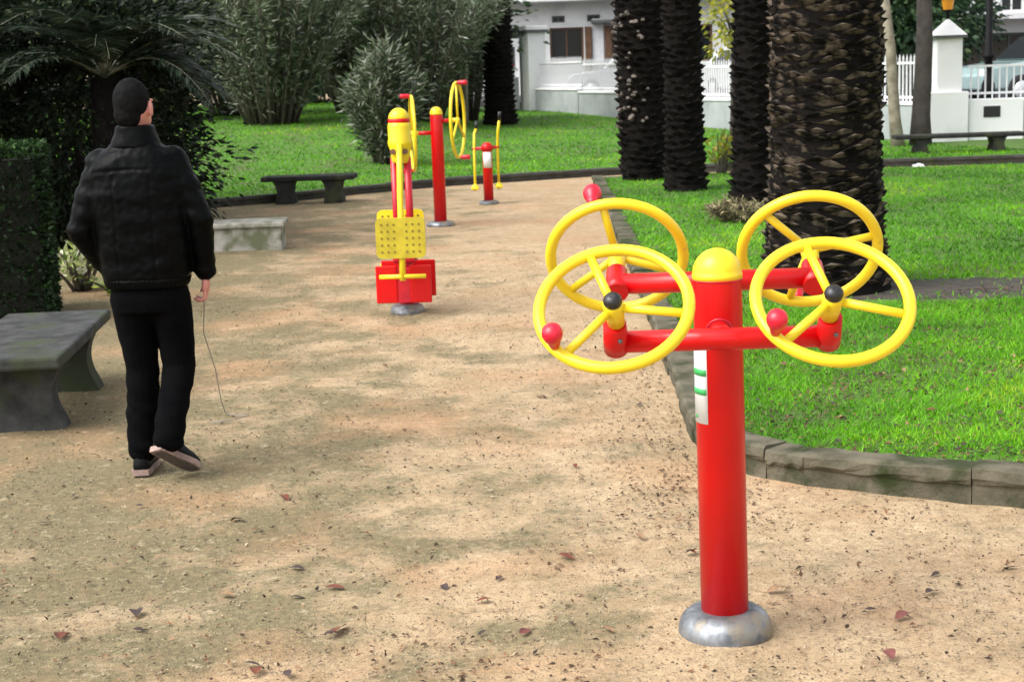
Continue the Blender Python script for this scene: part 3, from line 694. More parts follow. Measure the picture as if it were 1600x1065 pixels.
# ------------------------------------------------------------------ boundary fence, pillars, street
A = Vector((0.95, 47.0, 0)); Bp = Vector((8.05, 28.5, 0)); fd = (Bp - A).normalized(); fang = math.atan2(fd.y, fd.x)
FL = (Bp - A).length
def fence_z(s): p = A + fd * s; return far_h(p.x, p.y)
bar_me = MB().box((0, 0, .41), (.028, .028, .82)).add([(-.014, -.014, .82), (.014, -.014, .82), (.014, .014, .82), (-.014, .014, .82), (0, 0, .90)], [(0, 1, 4), (1, 2, 4), (2, 3, 4), (3, 0, 4)]).mesh('bar'); bar_me.materials.append(M['white_paint'])
nseg = 6; seg = (FL - .7) / nseg
for i in range(nseg):
    s0 = .42 + i * seg; s1 = s0 + seg - .05; z = min(fence_z(s0), fence_z(s1)); mid = A + fd * ((s0 + s1) / 2)
    t = thing('boundary_fence', ['stretch of white railing on a low wall next to the capped gate pillar', 'stretch of white railing on a low wall left of the stubbed palm trunk', 'white railing stretch passing behind the stubbed palm trunk', 'white railing stretch behind the yellow-leaved sapling', 'white railing stretch passing behind the slim blackish palm', 'white railing stretch ending at the pointed white pillar'][i], 'fence', (mid.x, mid.y, z - .06), fang, 'white railing along the park edge')
    ln = s1 - s0
    MB().box((0, 0, .34), (ln, .30, .76), bev=.01).build('wall', 'shade_grey_render', t)
    MB().box((0, 0, .75), (ln + .01, .36, .06), bev=.012).build('wall_coping', 'white', t)
    MB().box((0, 0, .86), (ln, .04, .045)).build('rail', 'white_paint', t)
    MB().box((0, 0, 1.50), (ln, .042, .045)).build('rail', 'white_paint', t)
    nb = int(ln / .115)
    for k in range(nb): link('bar', bar_me, t, (-ln / 2 + (k + .5) * ln / nb, 0, .775))
t = thing('gate_pillar', 'tall white gate pillar with a flat slate-edged cap beside the black palm', 'pillar', (A.x, A.y, far_h(A.x, A.y) - .05), fang)
MB().box((0, 0, 1.18), (.56, .56, 2.36), bev=.012).build('shaft', 'white', t)
MB().box((0, 0, 2.39), (.74, .74, .07), bev=.01).build('cap_edge', 'slate', t)
MB().box((0, 0, 2.49), (.66, .66, .13), bev=.02).build('cap', 'white', t)
MB().box((-.45, 0, 1.1), (.30, .46, 2.2), bev=.01).build('side_panel', 'shade_grey_render', t)
t = thing('gate_wall', 'short white wall stub beyond the gate pillar by the black palm', 'wall', (.18, 48.2, .25), 0)
MB().box((0, 0, .55), (.62, .35, 1.1), bev=.015).build('wall', 'white', t)
MB().box((-.05, 0, 1.28), (.5, .3, .32), bev=.02).build('planter', 'white', t)
MB().box((-.05, 0, 1.47), (.46, .26, .05)).build('planter_rim', 'tail_red', t)

t = thing('pointed_pillar', 'white pillar with a pyramid cap on a square block carrying an amber lantern', 'pillar', (8.06, 28.5, 0.0), RAD(-4))
MB().box((0, 0, .47), (.80, .62, 1.02), bev=.012).build('block', 'white', t)
MB().box((.07, 0, 1.46), (.45, .45, .98), bev=.008).build('shaft', 'white', t)
MB().box((.07, 0, 1.965), (.60, .60, .05)).build('cap_edge', 'slate', t)
MB().add([(-.225, -.295, 1.992), (.365, -.295, 1.992), (.365, .295, 1.992), (-.225, .295, 1.992), (.07, 0, 2.30)], [(0, 1, 4), (1, 2, 4), (2, 3, 4), (3, 0, 4), (3, 2, 1, 0)]).build('cap', 'white', t)
t = thing('pillar_lantern', 'black-framed amber lantern on the pointed white pillar', 'lantern', (8.13, 28.5, 2.28), 0)
MB().lathe([(.03, 0), (.025, .12), (.07, .14), (.08, .17)], 12).build('base', 'iron', t)
MB().lathe([(.085, .17), (.12, .36)], 6, smooth=False).build('glass', 'amber', t)
MB().lathe([(.15, .36), (.14, .40), (.03, .52), (.01, .56)], 6, smooth=False).build('hood', 'iron', t)

t = thing('park_wall', 'low white wall with a dark square vent beside the pointed pillar', 'wall', (9.9, 28.35, 0.0), RAD(-4))
MB().box((-.92, 0, .385), (.98, .34, .79), bev=.012).build('wall', 'white', t)
MB().box((.90, .10, .36), (2.64, .30, .74), bev=.01).build('recessed_wall', 'shade_grey_render', t)
MB().box((.42, .04, .80), (3.66, .42, .055), bev=.01).build('wall_coping', 'white', t)
MB().box((-1.0, -.172, .60), (.30, .02, .20)).build('vent', 'black_plastic', t)
MB().box((.42, .1, .93), (3.6, .04, .04)).build('rail', 'white_paint', t)
MB().box((.42, .1, 1.42), (3.6, .04, .04)).build('rail', 'white_paint', t)
bar2 = MB().box((0, 0, .3), (.024, .024, .6)).mesh('bar'); bar2.materials.append(M['white_paint'])
for k in range(28): link('bar', bar2, t, (-1.32 + k * .128, .1, .83))

nf_ = Vector((-fd.y, fd.x, 0)); q0 = A + nf_ * .45; q1 = Bp + nf_ * .45
rp = [(q0.x, q0.y), (q1.x, 28.95), (40, 28.95), (40, 80), (-16, 80), (-9, 72)]
st = MB().add([(x, y, .1) for x, y in rp] + [(x, y, .55) for x, y in rp], [tuple(range(6)), tuple(range(6, 12))] + [(i, (i + 1) % 6, (i + 1) % 6 + 6, i + 6) for i in range(6)]).build('road', 'asphalt'); st['kind'] = 'structure'
t = thing('lamp_post', 'black iron street lamp post behind the low white wall', 'lamp post', (9.42, 30.2, .54))
MB().lathe([(.13, 0), (.13, .5), (.10, .56), (.075, .62), (.075, 1.0), (.11, 1.02), (.11, 1.07), (.07, 1.1), (.06, 4.2), (.05, 4.25)], 14).build('post', 'iron', t)
MB().lathe([(.05, 4.25), (.16, 4.45), (.22, 4.8)], 6, smooth=False).build('lantern', 'amber', t)
MB().lathe([(.26, 4.8), (.24, 4.84), (.04, 5.05), (.02, 5.15)], 6, smooth=False).build('hood', 'iron', t)

def parked_car(label, loc, rz, paint, L=4.1, H=1.5):
    t = thing('parked_car', label, 'car', loc, rz, 'cars parked beyond the park wall')
    lo = [(-L / 2, .32), (-L / 2, .62), (-L / 2 + .15, .80), (-L * .22, .92), (L * .44, .94), (L / 2, .78), (L / 2, .34)]
    up = [(-L * .24, .92), (-L * .10, H - .08), (-L * .02, H), (L * .24, H), (L * .38, H - .14), (L * .44, .94)]
    def shell(poly, w0, w1, zc):
        vs = []; n = len(poly)
        for sg in (-1, 1):
            for x, z in poly: vs.append((x, sg * (w0 if z < zc else w1), z))
        return MB().add(vs, [tuple(range(n)), tuple(reversed(range(n, 2 * n)))] + [(i, i + n, (i + 1) % n + n, (i + 1) % n) for i in range(n)])
    body = shell(lo, .85, .82, .7).build('body', paint, t); bev = body.modifiers.new('b', 'BEVEL'); bev.width = .05; bev.segments = 3
    cab = shell(up, .80, .62, 1.2).build('cabin', paint, t); bev = cab.modifiers.new('b', 'BEVEL'); bev.width = .05; bev.segments = 3
    for sg in (-1, 1):
        for x0, x1, x2, x3 in ((-L * .19, -L * .095, L * .08, L * .08), (L * .105, L * .105, L * .24, L * .36)):
            vs = [(x0, sg * .79, .97), (x1, sg * .665, H - .12), (x2, sg * .665, H - .12), (x3, sg * .79, .97)]
            MB().add(vs + [(a, b - sg * .02, c) for a, b, c in vs], [(0, 1, 2, 3), (4, 7, 6, 5), (0, 4, 5, 1), (1, 5, 6, 2), (2, 6, 7, 3), (3, 7, 4, 0)]).build('side_window', 'glass_dark', t)
        for x in (-L * .31, L * .31):
            T = Matrix.Translation((x, sg * .80, .31)) @ Matrix.Rotation(PI / 2, 4, 'X')
            wl = MB().lathe([(.20, -.09), (.30, -.09), (.315, -.05), (.315, .05), (.30, .09), (.20, .09)], 22, T).build('wheel', 'tyre', t)
            MB().lathe([(.05, -.097), (.19, -.095), (.19, .095), (.05, .097)], 16, T).build('rim', 'car_pale', wl)
        MB().box((-L / 2 + .06, sg * .62, .68), (.1, .3, .13), bev=.02).build('headlight', 'sticker', t)
        MB().box((L / 2 - .04, sg * .70, .74), (.1, .2, .16), bev=.02).build('tail_light', 'tail_red', t)
    MB().add([(-L * .235, -.74, .955), (-L * .235, .74, .955), (-L * .112, .58, H - .10), (-L * .112, -.58, H - .10), (-L * .245, -.74, .955), (-L * .245, .74, .955), (-L * .122, .58, H - .09), (-L * .122, -.58, H - .09)], [(0, 1, 2, 3), (4, 7, 6, 5), (0, 4, 5, 1), (1, 5, 6, 2), (2, 6, 7, 3), (3, 7, 4, 0)]).build('windscreen', 'glass_dark', t)
    return t
parked_car('silver-teal car parked behind the railing and black lamp post', (11.9, 33.5, .55), RAD(12), 'car_teal', 4.2, 1.5)
parked_car('pale grey car parked in the street beyond the white railing', (4.3, 52.0, .55), RAD(-6), 'car_pale', 4.2, 1.5)
parked_car('pale grey car with red tail light glimpsed between the palm trunks', (7.3, 44.0, .55), fang + PI, 'car_pale', 4.1, 1.5)

# ------------------------------------------------------------------ houses
def window(t, cx, cz, w_, h_, y, frame='white_paint', bars=1):
    wd = MB().box((cx, y + .06, cz), (w_, .05, h_)).build('window', 'glass_dark', t)
    f = MB()
    for sx_ in (-1, 1): f.box((cx + sx_ * (w_ / 2 + .03), y, cz), (.07, .12, h_ + .13))
    for sz_ in (-1, 1): f.box((cx, y - .002, cz + sz_ * (h_ / 2 + .03)), (w_ - .012, .12, .07))
    for b in range(bars): f.box((cx + (b + 1) * w_ / (bars + 1) - w_ / 2, y + .02, cz), (.05, .05, h_ - .01))
    f.build('frame', frame, wd)
    MB().box((cx, y - .06, cz - h_ / 2 - .12), (w_ + .3, .2, .07)).build('sill', 'white', wd)
def wall_with_holes(x0, x1, z0, z1, holes, y, th):
    """front wall cut into boxes around rectangular openings"""
    mb = MB(); zs = sorted({z0, z1, *[h[1] for h in holes], *[h[3] for h in holes]})
    for a, b in zip(zs, zs[1:]):
        x = x0
        for h in sorted([h for h in holes if h[1] < b - 1e-6 and h[3] > a + 1e-6]):
            if h[0] > x: mb.box(((x + h[0]) / 2, y + th / 2, (a + b) / 2), (h[0] - x, th, b - a))
            x = h[2]
        if x1 > x: mb.box(((x + x1) / 2, y + th / 2, (a + b) / 2), (x1 - x, th, b - a))
    return mb
t = thing('house', 'white house with brown-framed dark openings and white eaves beyond the railing', 'house', (3.5, 60, 0.1))
holes = [(-3.3, 2.6, -2.5, 3.0), (-1.65, 1.55, -.35, 2.95), (.72, 1.5, 2.1, 2.95), (3.2, 1.5, 4.6, 2.9), (5.6, 1.4, 7.0, 2.9), (-4.2, 1.5, -3.0, 2.3), (-1.55, 3.15, -1.05, 3.4), (-.2, 3.15, .3, 3.4)]
wall_with_holes(-6.5, 10.5, 0, 4.0, holes, 0, .35).build('wall', 'white', t)
MB().box((2, 4, 1.9), (16.6, 7, 3.7)).build('interior', 'slate', t)
MB().box((2, -.25, 4.07), (18, 1.5, .34), bev=.03).build('eaves', 'white_paint', t)
MB().add([(-6.8, -.8, 4.25), (10.8, -.8, 4.25), (10.8, 8, 4.25), (-6.8, 8, 4.25), (-5, 3.5, 6.6), (9, 3.5, 6.6)], [(0, 1, 5, 4), (1, 2, 5), (2, 3, 4, 5), (3, 0, 4), (3, 2, 1, 0)]).build('roof', mat('roof_tiles', (.32, .12, .07), (.24, .09, .055), 8, .8), t)
for h in holes: window(t, (h[0] + h[2]) / 2, (h[1] + h[3]) / 2, h[2] - h[0] - .14, h[3] - h[1] - .14, .14, 'brown_wood' if h[3] - h[1] > 1.2 else 'slate', 1)
for x in (-.18, .58): MB().box((x, -.12, 2.1), (.24, .2, 1.7), bev=.02).build('brown_post', 'brown_wood', t)
MB().box((.2, -.05, 2.3), (.46, .12, 1.9), bev=.03).build('white_panel', 'white_paint', t)
MB().box((1.2, -.32, 3.12), (2.5, .7, .12), bev=.02).build('awning', 'slate', t)

t = thing('apartment_house', 'pale apartment house with a column and balcony beyond the lamp post', 'building', (15.2, 50, 0.1))
holes = [(-.9, 2.75, -.1, 4.2), (1.0, 2.75, 1.8, 4.2), (2.8, 2.75, 3.6, 4.2), (-.6, 0.2, 4.2, 2.1)]
wall_with_holes(-1.7, 6, 0, 5.6, holes, .8, .35).build('wall', 'white', t)
MB().box((2.2, 4.3, 2.7), (7.4, 6.2, 5.3)).build('interior', 'slate', t)
MB().box((-1.0, .3, 1.3), (.62, .62, 2.6), bev=.02).build('column', 'white_paint', t)
MB().box((-1.0, .3, 3.9), (.62, .62, 2.6), bev=.02).build('column', 'white_paint', t)
MB().box((2.5, .30, 2.62), (6.3, 1.0, .22), bev=.02).build('balcony', 'white_paint', t)
for h in holes[:3]: window(t, (h[0] + h[2]) / 2, (h[1] + h[3]) / 2, h[2] - h[0] - .14, h[3] - h[1] - .14, .95, 'white_paint', 1)
window(t, 1.8, 1.15, 4.6, 1.76, .95, 'slate', 4)
MB().box((2.2, 3.5, 5.75), (8.2, 7, .3), bev=.03).build('roof', 'slate', t)
t = thing('beige_house', 'beige rendered house showing above the oleanders', 'house', (-11.0, 58, 0.1))
holes = [(-3.5, 1.2, -2.4, 2.8), (-.6, 1.2, .5, 2.8), (2.4, 1.2, 3.5, 2.8), (-3.5, 4.0, -2.4, 5.4), (-.6, 4.0, .5, 5.4), (2.4, 4.0, 3.5, 5.4)]
wall_with_holes(-5, 5, 0, 6.2, holes, 0, .35).build('wall', 'beige', t)
MB().box((0, 4, 3), (9.6, 7, 6)).build('interior', 'slate', t)
for h in holes: window(t, (h[0] + h[2]) / 2, (h[1] + h[3]) / 2, h[2] - h[0] - .14, h[3] - h[1] - .14, .14, 'white_paint', 1)
MB().box((0, 3.5, 6.35), (10.8, 8.4, .3), bev=.03).build('roof', 'slate', t)

# ------------------------------------------------------------------ benches and stone block
def stone_bench(label, loc, rz, L, W, H, m, leg_at, leg_w, curved=True, th=.065):
    t = thing('stone_bench', label, 'bench', loc, rz, 'stone benches of the park')
    sb = MB().box((0, 0, H - th / 2), (L, W, th), bev=.016).build('seat', m, t)
    hh = H - th
    for s in (-1, 1):
        if curved:
            prof = []
            K = 8
            for k in range(K + 1):
                q = k / K; prof.append((W * (.34 + .11 * (2 * q - 1) ** 2 - .03 * (1 - q) * 0), hh * q + (-.03 if k == 0 else 0)))
            poly = prof + [(-x, z) for x, z in reversed(prof)]
            T = Matrix.Translation((s * leg_at, 0, 0)) @ Matrix.Rotation(PI / 2, 4, 'Z')
            MB().prism(poly, -leg_w / 2, leg_w / 2, T).build('leg', m, t)
        else:
            prof = [(leg_w * .62, -.03), (leg_w * .58, hh * .2), (leg_w * .45, hh * .5), (leg_w * .55, hh * .8), (leg_w * .72, hh)]
            poly = prof + [(-x, z) for x, z in reversed(prof)]
            MB().prism(poly, -W * .42, W * .42, Matrix.Translation((s * leg_at, 0, 0))).build('leg', m, t)
    return t
stone_bench('long grey weathered stone bench in front of the clipped hedge', (-2.60, 8.2, 0), RAD(95), 1.55, .60, .41, 'stone', .50, .16)
stone_bench('dark stone bench standing before the far lawn kerb', (-2.66, 20.85, 0), RAD(-3), 1.26, .42, .37, 'stone_dark', .33, .20, False)
stone_bench('dark stone bench in front of the white wall block', (7.45, 25.4, .08), RAD(-3), 2.1, .42, .30, 'stone_dark', .62, .18, False)
t = thing('stone_block', 'low pale stone block with mossy sides on the sand beside the walking person', 'stone block', (-2.86, 15.55, 0), RAD(3))
MB().box((0, 0, .10), (1.16, .44, .26), bev=.018).build('base_stone', 'stone_light', t)
MB().box((0, 0, .255), (1.22, .50, .055), bev=.015).build('top_slab', 'stone_light', t)
o = MB().ellipsoid((0, 0, .04), (.09, .06, .055), 9, 6).build('paper_scrap', 'sticker', None, (6.15, 23.0, -.005))
for q in o.data.vertices: q.co *= 1 + .25 * mnoise.noise(q.co * 40)
o.data.polygons.foreach_set('use_smooth', [False] * len(o.data.polygons)); tag(o, 'crumpled white scrap of paper near the dark bench by the white wall', 'paper')

# ------------------------------------------------------------------ exercise stations
def flange(t, r, h, m='galv'):
    MB().lathe([(r, -.02), (r, .006), (r * .985, h * .35), (r * .90, h * .72), (r * .74, h * .95), (r * .56, h), (r * .30, h * 1.01)], 40).build('base_flange', m, t)
def dome(t, r, z, h, name='top_cap'):
    MB().lathe([(r * 1.02, z - .012), (r * 1.03, z + .004)] + [(r * 1.0 * math.cos(a) + .0005, z + .006 + h * math.sin(a)) for a in [k * PI / 2 / 8 for k in range(9)]], 32).build(name, 'yellow', t)

def wheel(parent, c, n, u, R, r, spoke_deg, knob_i, hub_L=.13, capd=True, spokes=3, hub_r=.026, knob='ball'):
    """steering wheel: rim with three spokes, hub on its stub, cap and a grip knob on the rim"""
    n = Vector(n).normalized(); u = Vector(u).normalized(); x = u.cross(n)
    B = Matrix((x, u, n)).transposed().to_4x4(); B.translation = Vector(c)
    rim = MB().tube([(R * math.cos(a), R * math.sin(a), 0) for a in [2 * PI * k / 56 for k in range(56)]], r, 14, closed=True).build('wheel', 'yellow', parent)
    rim.matrix_local = B
    for k in range(spokes):
        a = RAD(spoke_deg + k * 360 / spokes); e = Vector((math.cos(a), math.sin(a), 0))
        MB().tube([e * .012, e * R * .5, e * (R - r * .5)], r * .72, 12).build('spoke', 'yellow', rim)
    MB().lathe([(hub_r * .95, -hub_L * .55), (hub_r * 1.05, -.03), (hub_r * 1.15, .012), (hub_r * .9, .022)], 20).build('hub', 'yellow', rim)
    if capd: MB().lathe([(.025, .018), (.027, .026), (.026, .036), (.020, .045), (.008, .050)], 18).build('hub_cap', 'black_plastic', rim)
    if knob_i is not None:
        a = RAD(spoke_deg + knob_i * 360 / spokes - 9); e = Vector((math.cos(a) * R, math.sin(a) * R, 0))
        T = Matrix.Translation(e)
        MB().lathe([(.012, .01), (.017, .03), (.019, .045), (.026, .056), (.030, .072), (.027, .088), (.016, .098), (.004, .101)], 18, T).build('knob', 'knob_red', rim)
    return rim

t = thing('wheel_exercise_station', 'red post with four yellow hand wheels, standing on the sand by the lawn corner', 'exercise machine', (0.630, 4.526, 0), RAD(-5.3), 'outdoor exercise machines')
t.rotation_euler = (0, RAD(-.7), RAD(-5.3)); POLE = .073
MB().lathe([(POLE, .02), (POLE, 1.105), (POLE * .985, 1.115)], 40).build('post', 'red', t)
flange(t, .145, .075)
dome(t, POLE, 1.113, .075)
for sgn, zb, yb, hl in ((-1, .955, -.195, .305), (1, 1.068, .19, .303)):
    ab = MB().tube([(-hl, yb, zb), (hl, yb, zb)], .032, 20).build('arm_bar', 'red', t)
    MB().tube([(0, sgn * .05, zb), (0, yb + sgn * .002, zb)], .034, 18).build('arm_bracket', 'red', ab)
for zb, sg_ in ((.955, -1), (1.068, 1)):
    MB().tube([(math.cos(a) * .036, sg_ * (math.sqrt(POLE ** 2 - (math.cos(a) * .036) ** 2) + .001), zb + math.sin(a) * .036) for a in [2 * PI * k / 28 for k in range(28)]], .0045, 8, closed=True).build('weld_bead', 'red_dull', t)
MB().tube([(math.cos(a) * (POLE + .001), math.sin(a) * (POLE + .001), 1.101) for a in [2 * PI * k / 48 for k in range(48)]], .0022, 6, closed=True).build('cap_seam', 'red_dull', t)
E1, E2 = RAD(48), RAD(31)
for sx_ in (-1, 1):
    nF = Vector((0, -math.cos(E1), math.sin(E1))); uF = Vector((0, math.sin(E1), math.cos(E1)))
    cF = Vector((sx_ * .302, -.31, 1.075)); pF = cF - nF * .155
    sl_ = MB().tube([pF - nF * .035, pF, cF - nF * .075], [.036, .036, .033], 20).build('wheel_socket', 'red', t)
    MB().tube([pF + nF * .045 + Vector((.012, -.022, -.02)), pF + nF * .045 + Vector((.016, -.029, -.027))], .006, 8).build('grub_screw', 'galv', sl_)
    nF2 = (nF + Vector((sx_ * .06, 0, 0))).normalized()
    wheel(t, cF, nF2, uF - nF2 * uF.dot(nF2), .211, .0175, 109 if sx_ < 0 else 106, 1)
    nR = Vector((0, math.cos(E2), math.sin(E2))); uR = Vector((0, -math.sin(E2), math.cos(E2)))
    cR = Vector((sx_ * .303, .31, 1.138)); pR = cR - nR * .145
    MB().tube([pR - nR * .035, pR, cR - nR * .075], [.036, .036, .033], 20).build('wheel_socket', 'red', t)
    # seen from behind, angles run the other way
    wheel(t, cR, nR, uR, .211, .0175, (80 if sx_ < 0 else 46), 0 if sx_ < 0 else 2)
# instruction sticker wrapped round the post
def wrap(a0, a1, z0, z1, r, name, m, parent):
    mb = MB(); K = 8; vs = []
    for k in range(K + 1):
        a = a0 + (a1 - a0) * k / K
        for z in (z0, z1):
            for rr_ in (r, r + .0012): vs.append((math.cos(a) * rr_, math.sin(a) * rr_, z))
    fs = []
    for k in range(K):
        o = k * 4; fs += [(o + 1, o + 5, o + 7, o + 3), (o, o + 2, o + 6, o + 4), (o, o + 4, o + 5, o + 1), (o + 2, o + 3, o + 7, o + 6)]
    fs += [(0, 1, 3, 2), (K * 4, K * 4 + 2, K * 4 + 3, K * 4 + 1)]
    return mb.add(vs, fs, True).build(name, m, parent)
stk = wrap(RAD(150), RAD(238), .672, .915, POLE + .0006, 'sticker', 'sticker', t)
for z0, z1 in ((.818, .838), (.760, .778)): wrap(RAD(152), RAD(236), z0, z1, POLE + .0022, 'sticker_band', 'sticker_green', stk)
wrap(RAD(196), RAD(206), .688, .696, POLE + .0022, 'sticker_mark', 'sticker_green', stk)

# seated press station
t = thing('seated_press_station', 'yellow and red two-seat press machine with a domed yellow head on the sand', 'exercise machine', (-.753, 11.08, 0), RAD(-3), 'outdoor exercise machines')
flange(t, .125, .06)
MB().lathe([(.052, .02), (.052, .42), (.050, .425)], 24).build('post', 'red_dull', t)
for sx_ in (-1, 1): MB().tube([(sx_ * .048, 0, .36), (sx_ * .048, 0, 1.12)], .027, 14).build('upright', 'red_dull', t)
MB().box((0, 0, .40), (.17, .12, .07), bev=.012).build('upright_clamp', 'red_dull', t)
hd = MB().lathe([(.055, 1.08), (.066, 1.10), (.072, 1.17), (.085, 1.21), (.088, 1.235), (.082, 1.25), (.083, 1.34), (.076, 1.375)], 28).build('head_housing', 'yellow', t)
MB().lathe([(.0775, 1.368), (.079, 1.372), (.079, 1.392), (.076, 1.396)], 28).build('head_band', 'red', hd)
for sx_ in (-1, 1): MB().tube([(sx_ * .042, -.05, 1.165), (sx_ * .046, -.082, 1.165)], .02, 14).build('pivot_bolt', 'brown_wood', hd)
MB().lathe([(.074, 1.396)] + [(.074 * math.cos(a) + .0005, 1.397 + .075 * math.sin(a)) for a in [k * PI / 2 / 8 for k in range(9)]], 28).build('top_cap', 'yellow', t)
def press_seat(ys, dx, m):
    arm = MB().tube([(dx * .35, ys * .08, 1.22), (dx * .4, ys * .14, 1.0), (dx * .8, ys * .24, .72), (dx, ys * .28, .46), (dx, ys * .30, .27)], .022, 14).build('swing_arm', 'yellow', t)
    bm = bmesh.new(); K = 6; W_, H_ = .35, .285; pts = []
    for cx, cz, a0 in ((W_ / 2 - .04, H_ / 2 - .04, 0), (-W_ / 2 + .04, H_ / 2 - .04, 90), (-W_ / 2 + .04, -H_ / 2 + .04, 180), (W_ / 2 - .04, -H_ / 2 + .04, 270)):
        for k in range(K + 1): a = RAD(a0 + 90 * k / K); pts.append((cx + .04 * math.cos(a), cz + .04 * math.sin(a)))
    bm.free()
    bk = MB().prism(pts, -.012, .012, Matrix.Translation((dx, ys * .315, .575)) ).build('seat_back', m, arm)
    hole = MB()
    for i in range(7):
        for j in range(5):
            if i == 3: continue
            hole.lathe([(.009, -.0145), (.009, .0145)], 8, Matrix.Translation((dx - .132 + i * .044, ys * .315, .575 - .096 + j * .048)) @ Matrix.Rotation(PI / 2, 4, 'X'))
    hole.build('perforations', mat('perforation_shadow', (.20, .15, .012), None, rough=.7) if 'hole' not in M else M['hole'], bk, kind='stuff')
    MB().tube([(dx - .165, ys * .30, .30), (dx + .165, ys * .30, .30)], .016, 12).build('foot_bar', 'yellow', arm)
press_seat(-1, .012, 'yellow_shaded'); press_seat(1, -.06, 'yellow')
for ys in (-1, 1):
    for sx_ in (-1, 1): MB().box((sx_ * .122, ys * .16, .225), (.155, .022, .27), bev=.008).build('foot_plate', 'red', t)
    MB().box((0, ys * .15, .215), (.095, .03, .25), bev=.006).build('plate_spine', 'red_dull', t)
    MB().tube([(0, ys * .03, .2), (0, ys * .15, .2)], .03, 14).build('plate_arm', 'red_dull', t)

# shoulder wheel station
t = thing('shoulder_wheel_station', 'red post with two upright yellow spinning wheels at either side', 'exercise machine', (-.752, 17.2, 0), RAD(0), 'outdoor exercise machines')
flange(t, .16, .05)
MB().lathe([(.07, .02), (.07, 1.235), (.068, 1.24)], 28).build('post', 'red', t)
dome(t, .07, 1.24, .07)
for sx_, zc, xo, yaw, roll in ((-1, 1.03, .27, 7, -3), (1, 1.16, .235, 9, 3)):
    ax = Vector((sx_ * math.cos(RAD(yaw)), -math.sin(RAD(yaw)), 0)); c = Vector((sx_ * xo, 0, zc))
    MB().tube([(sx_ * .05, 0, zc), c - ax * .05], .022, 14).build('axle', 'red', t)
    u = Vector((-math.sin(RAD(roll)) , 0, math.cos(RAD(roll)))); u = (u - ax * u.dot(ax)).normalized()
    wh = wheel(t, c, ax, u, .41, .018, 90, None, .12, False)
    for kk, ang in ((0, 90), (1, 272)):
        a = RAD(ang); e = Vector((math.cos(a) * .41, math.sin(a) * .41, 0))
        MB().lathe([(.014, .0), (.024, .03), (.026, .09), (.03, .11), (.012, .125)], 14, Matrix.Translation(e)).build('grip', 'knob_red', wh)

# stepping swing station
t = thing('step_swing_station', 'short red post with two tall yellow swing levers before the far kerb', 'exercise machine', (-.234, 19.74, 0), RAD(0), 'outdoor exercise machines')
flange(t, .13, .045)
MB().lathe([(.062, .02), (.062, .72), (.060, .73)], 24).build('post', 'red', t)
MB().lathe([(.074, .68), (.078, .70), (.076, .73), (.05, .77), (.01, .782)], 24).build('top_cap', 'red', t)
wrap(RAD(215), RAD(325), .46, .66, .0626, 'sticker', 'sticker', t)
MB().tube([(-.19, 0, .70), (.16, 0, .72)], .02, 12).build('cross_bar', 'red_dull', t)
for x, top_z, dy in ((-.165, .95, .25), (.135, 1.06, -.18)):
    lv = MB().tube([(x, -dy * .5, .22), (x, -dy * .15, .5), (x, 0, .72), (x + .01, dy * .3, .9), (x + .035, dy * .5, top_z)], .017, 12).build('swing_lever', 'yellow', t)
    MB().tube([(x + .035, dy * .5, top_z), (x + .042, dy * .62, top_z + .10)], .021, 12).build('grip', 'black_plastic', lv)
    MB().box((x, -dy * .5, .215), (.10, .28, .03), bev=.01).build('foot_step', 'yellow', lv)
    MB().ellipsoid((x, -dy * .5 - .06, .225), (.045, .045, .045), 14, 8).build('step_end', 'yellow', lv)

# ------------------------------------------------------------------ the walking person
def remesh(mb, vox, smooth_it=6, disp=None):
    me = mb.mesh('tmp'); o = bpy.data.objects.new('tmp', me); COL.objects.link(o)
    r_ = o.modifiers.new('r', 'REMESH'); r_.mode = 'VOXEL'; r_.voxel_size = vox
    s_ = o.modifiers.new('s', 'SMOOTH'); s_.factor = .5; s_.iterations = smooth_it
    dg = bpy.context.evaluated_depsgraph_get(); dg.update()
    out = bpy.data.meshes.new_from_object(o.evaluated_get(dg)); bpy.data.objects.remove(o); bpy.data.meshes.remove(me)
    if disp:
        nrm = [v.normal.copy() for v in out.vertices]
        for v, nn in zip(out.vertices, nrm): v.co += nn * disp(v.co)
    out.polygons.foreach_set('use_smooth', [True] * len(out.polygons)); out.update()
    return out
def cap(mb, pts, rad, n=14):
    """tapered limb with rounded ends"""
    mb.tube(pts, rad, n)
    for p, r_ in zip(pts, rad): mb.ellipsoid(p, (r_, r_, r_), n, 8)
def rings(mb, rows, n=28, p=2.4):
    """stacked superelliptic rings: (cx, cy, z, rx, ry)"""
    vs = []; fs = []
    for cx, cy, z, rx, ry in rows:
        for j in range(n):
            a = 2 * PI * j / n; c, s = math.cos(a), math.sin(a)
            vs.append((cx + rx * math.copysign(abs(c) ** (2 / p), c), cy + ry * math.copysign(abs(s) ** (2 / p), s), z))
    for i in range(len(rows) - 1):
        for j in range(n): fs.append((i * n + j, i * n + (j + 1) % n, (i + 1) * n + (j + 1) % n, (i + 1) * n + j))
    fs += [tuple(reversed(range(n))), tuple((len(rows) - 1) * n + j for j in range(n))]
    mb.add(vs, fs)

t = thing('person', 'person in black leather jacket and black trousers walking away along the sand', 'person', (-1.58, 6.68, 0))
J = dict(hipL=(-.088, .0, .86), kneeL=(-.072, .055, .475), ankL=(-.088, .02, .095), hipR=(.092, 0, .86), kneeR=(.098, .03, .485), ankR=(.060, -.125, .185),
         shL=(-.168, 0, 1.392), elL=(-.272, -.045, 1.10), wrL=(-.190, .055, .935), shR=(.14, 0, 1.396), elR=(.245, -.015, 1.135), wrR=(.243, .035, .895))
HZ = 1.628; HX = -.012
headrot = Matrix.Rotation(RAD(-17), 3, 'Z')
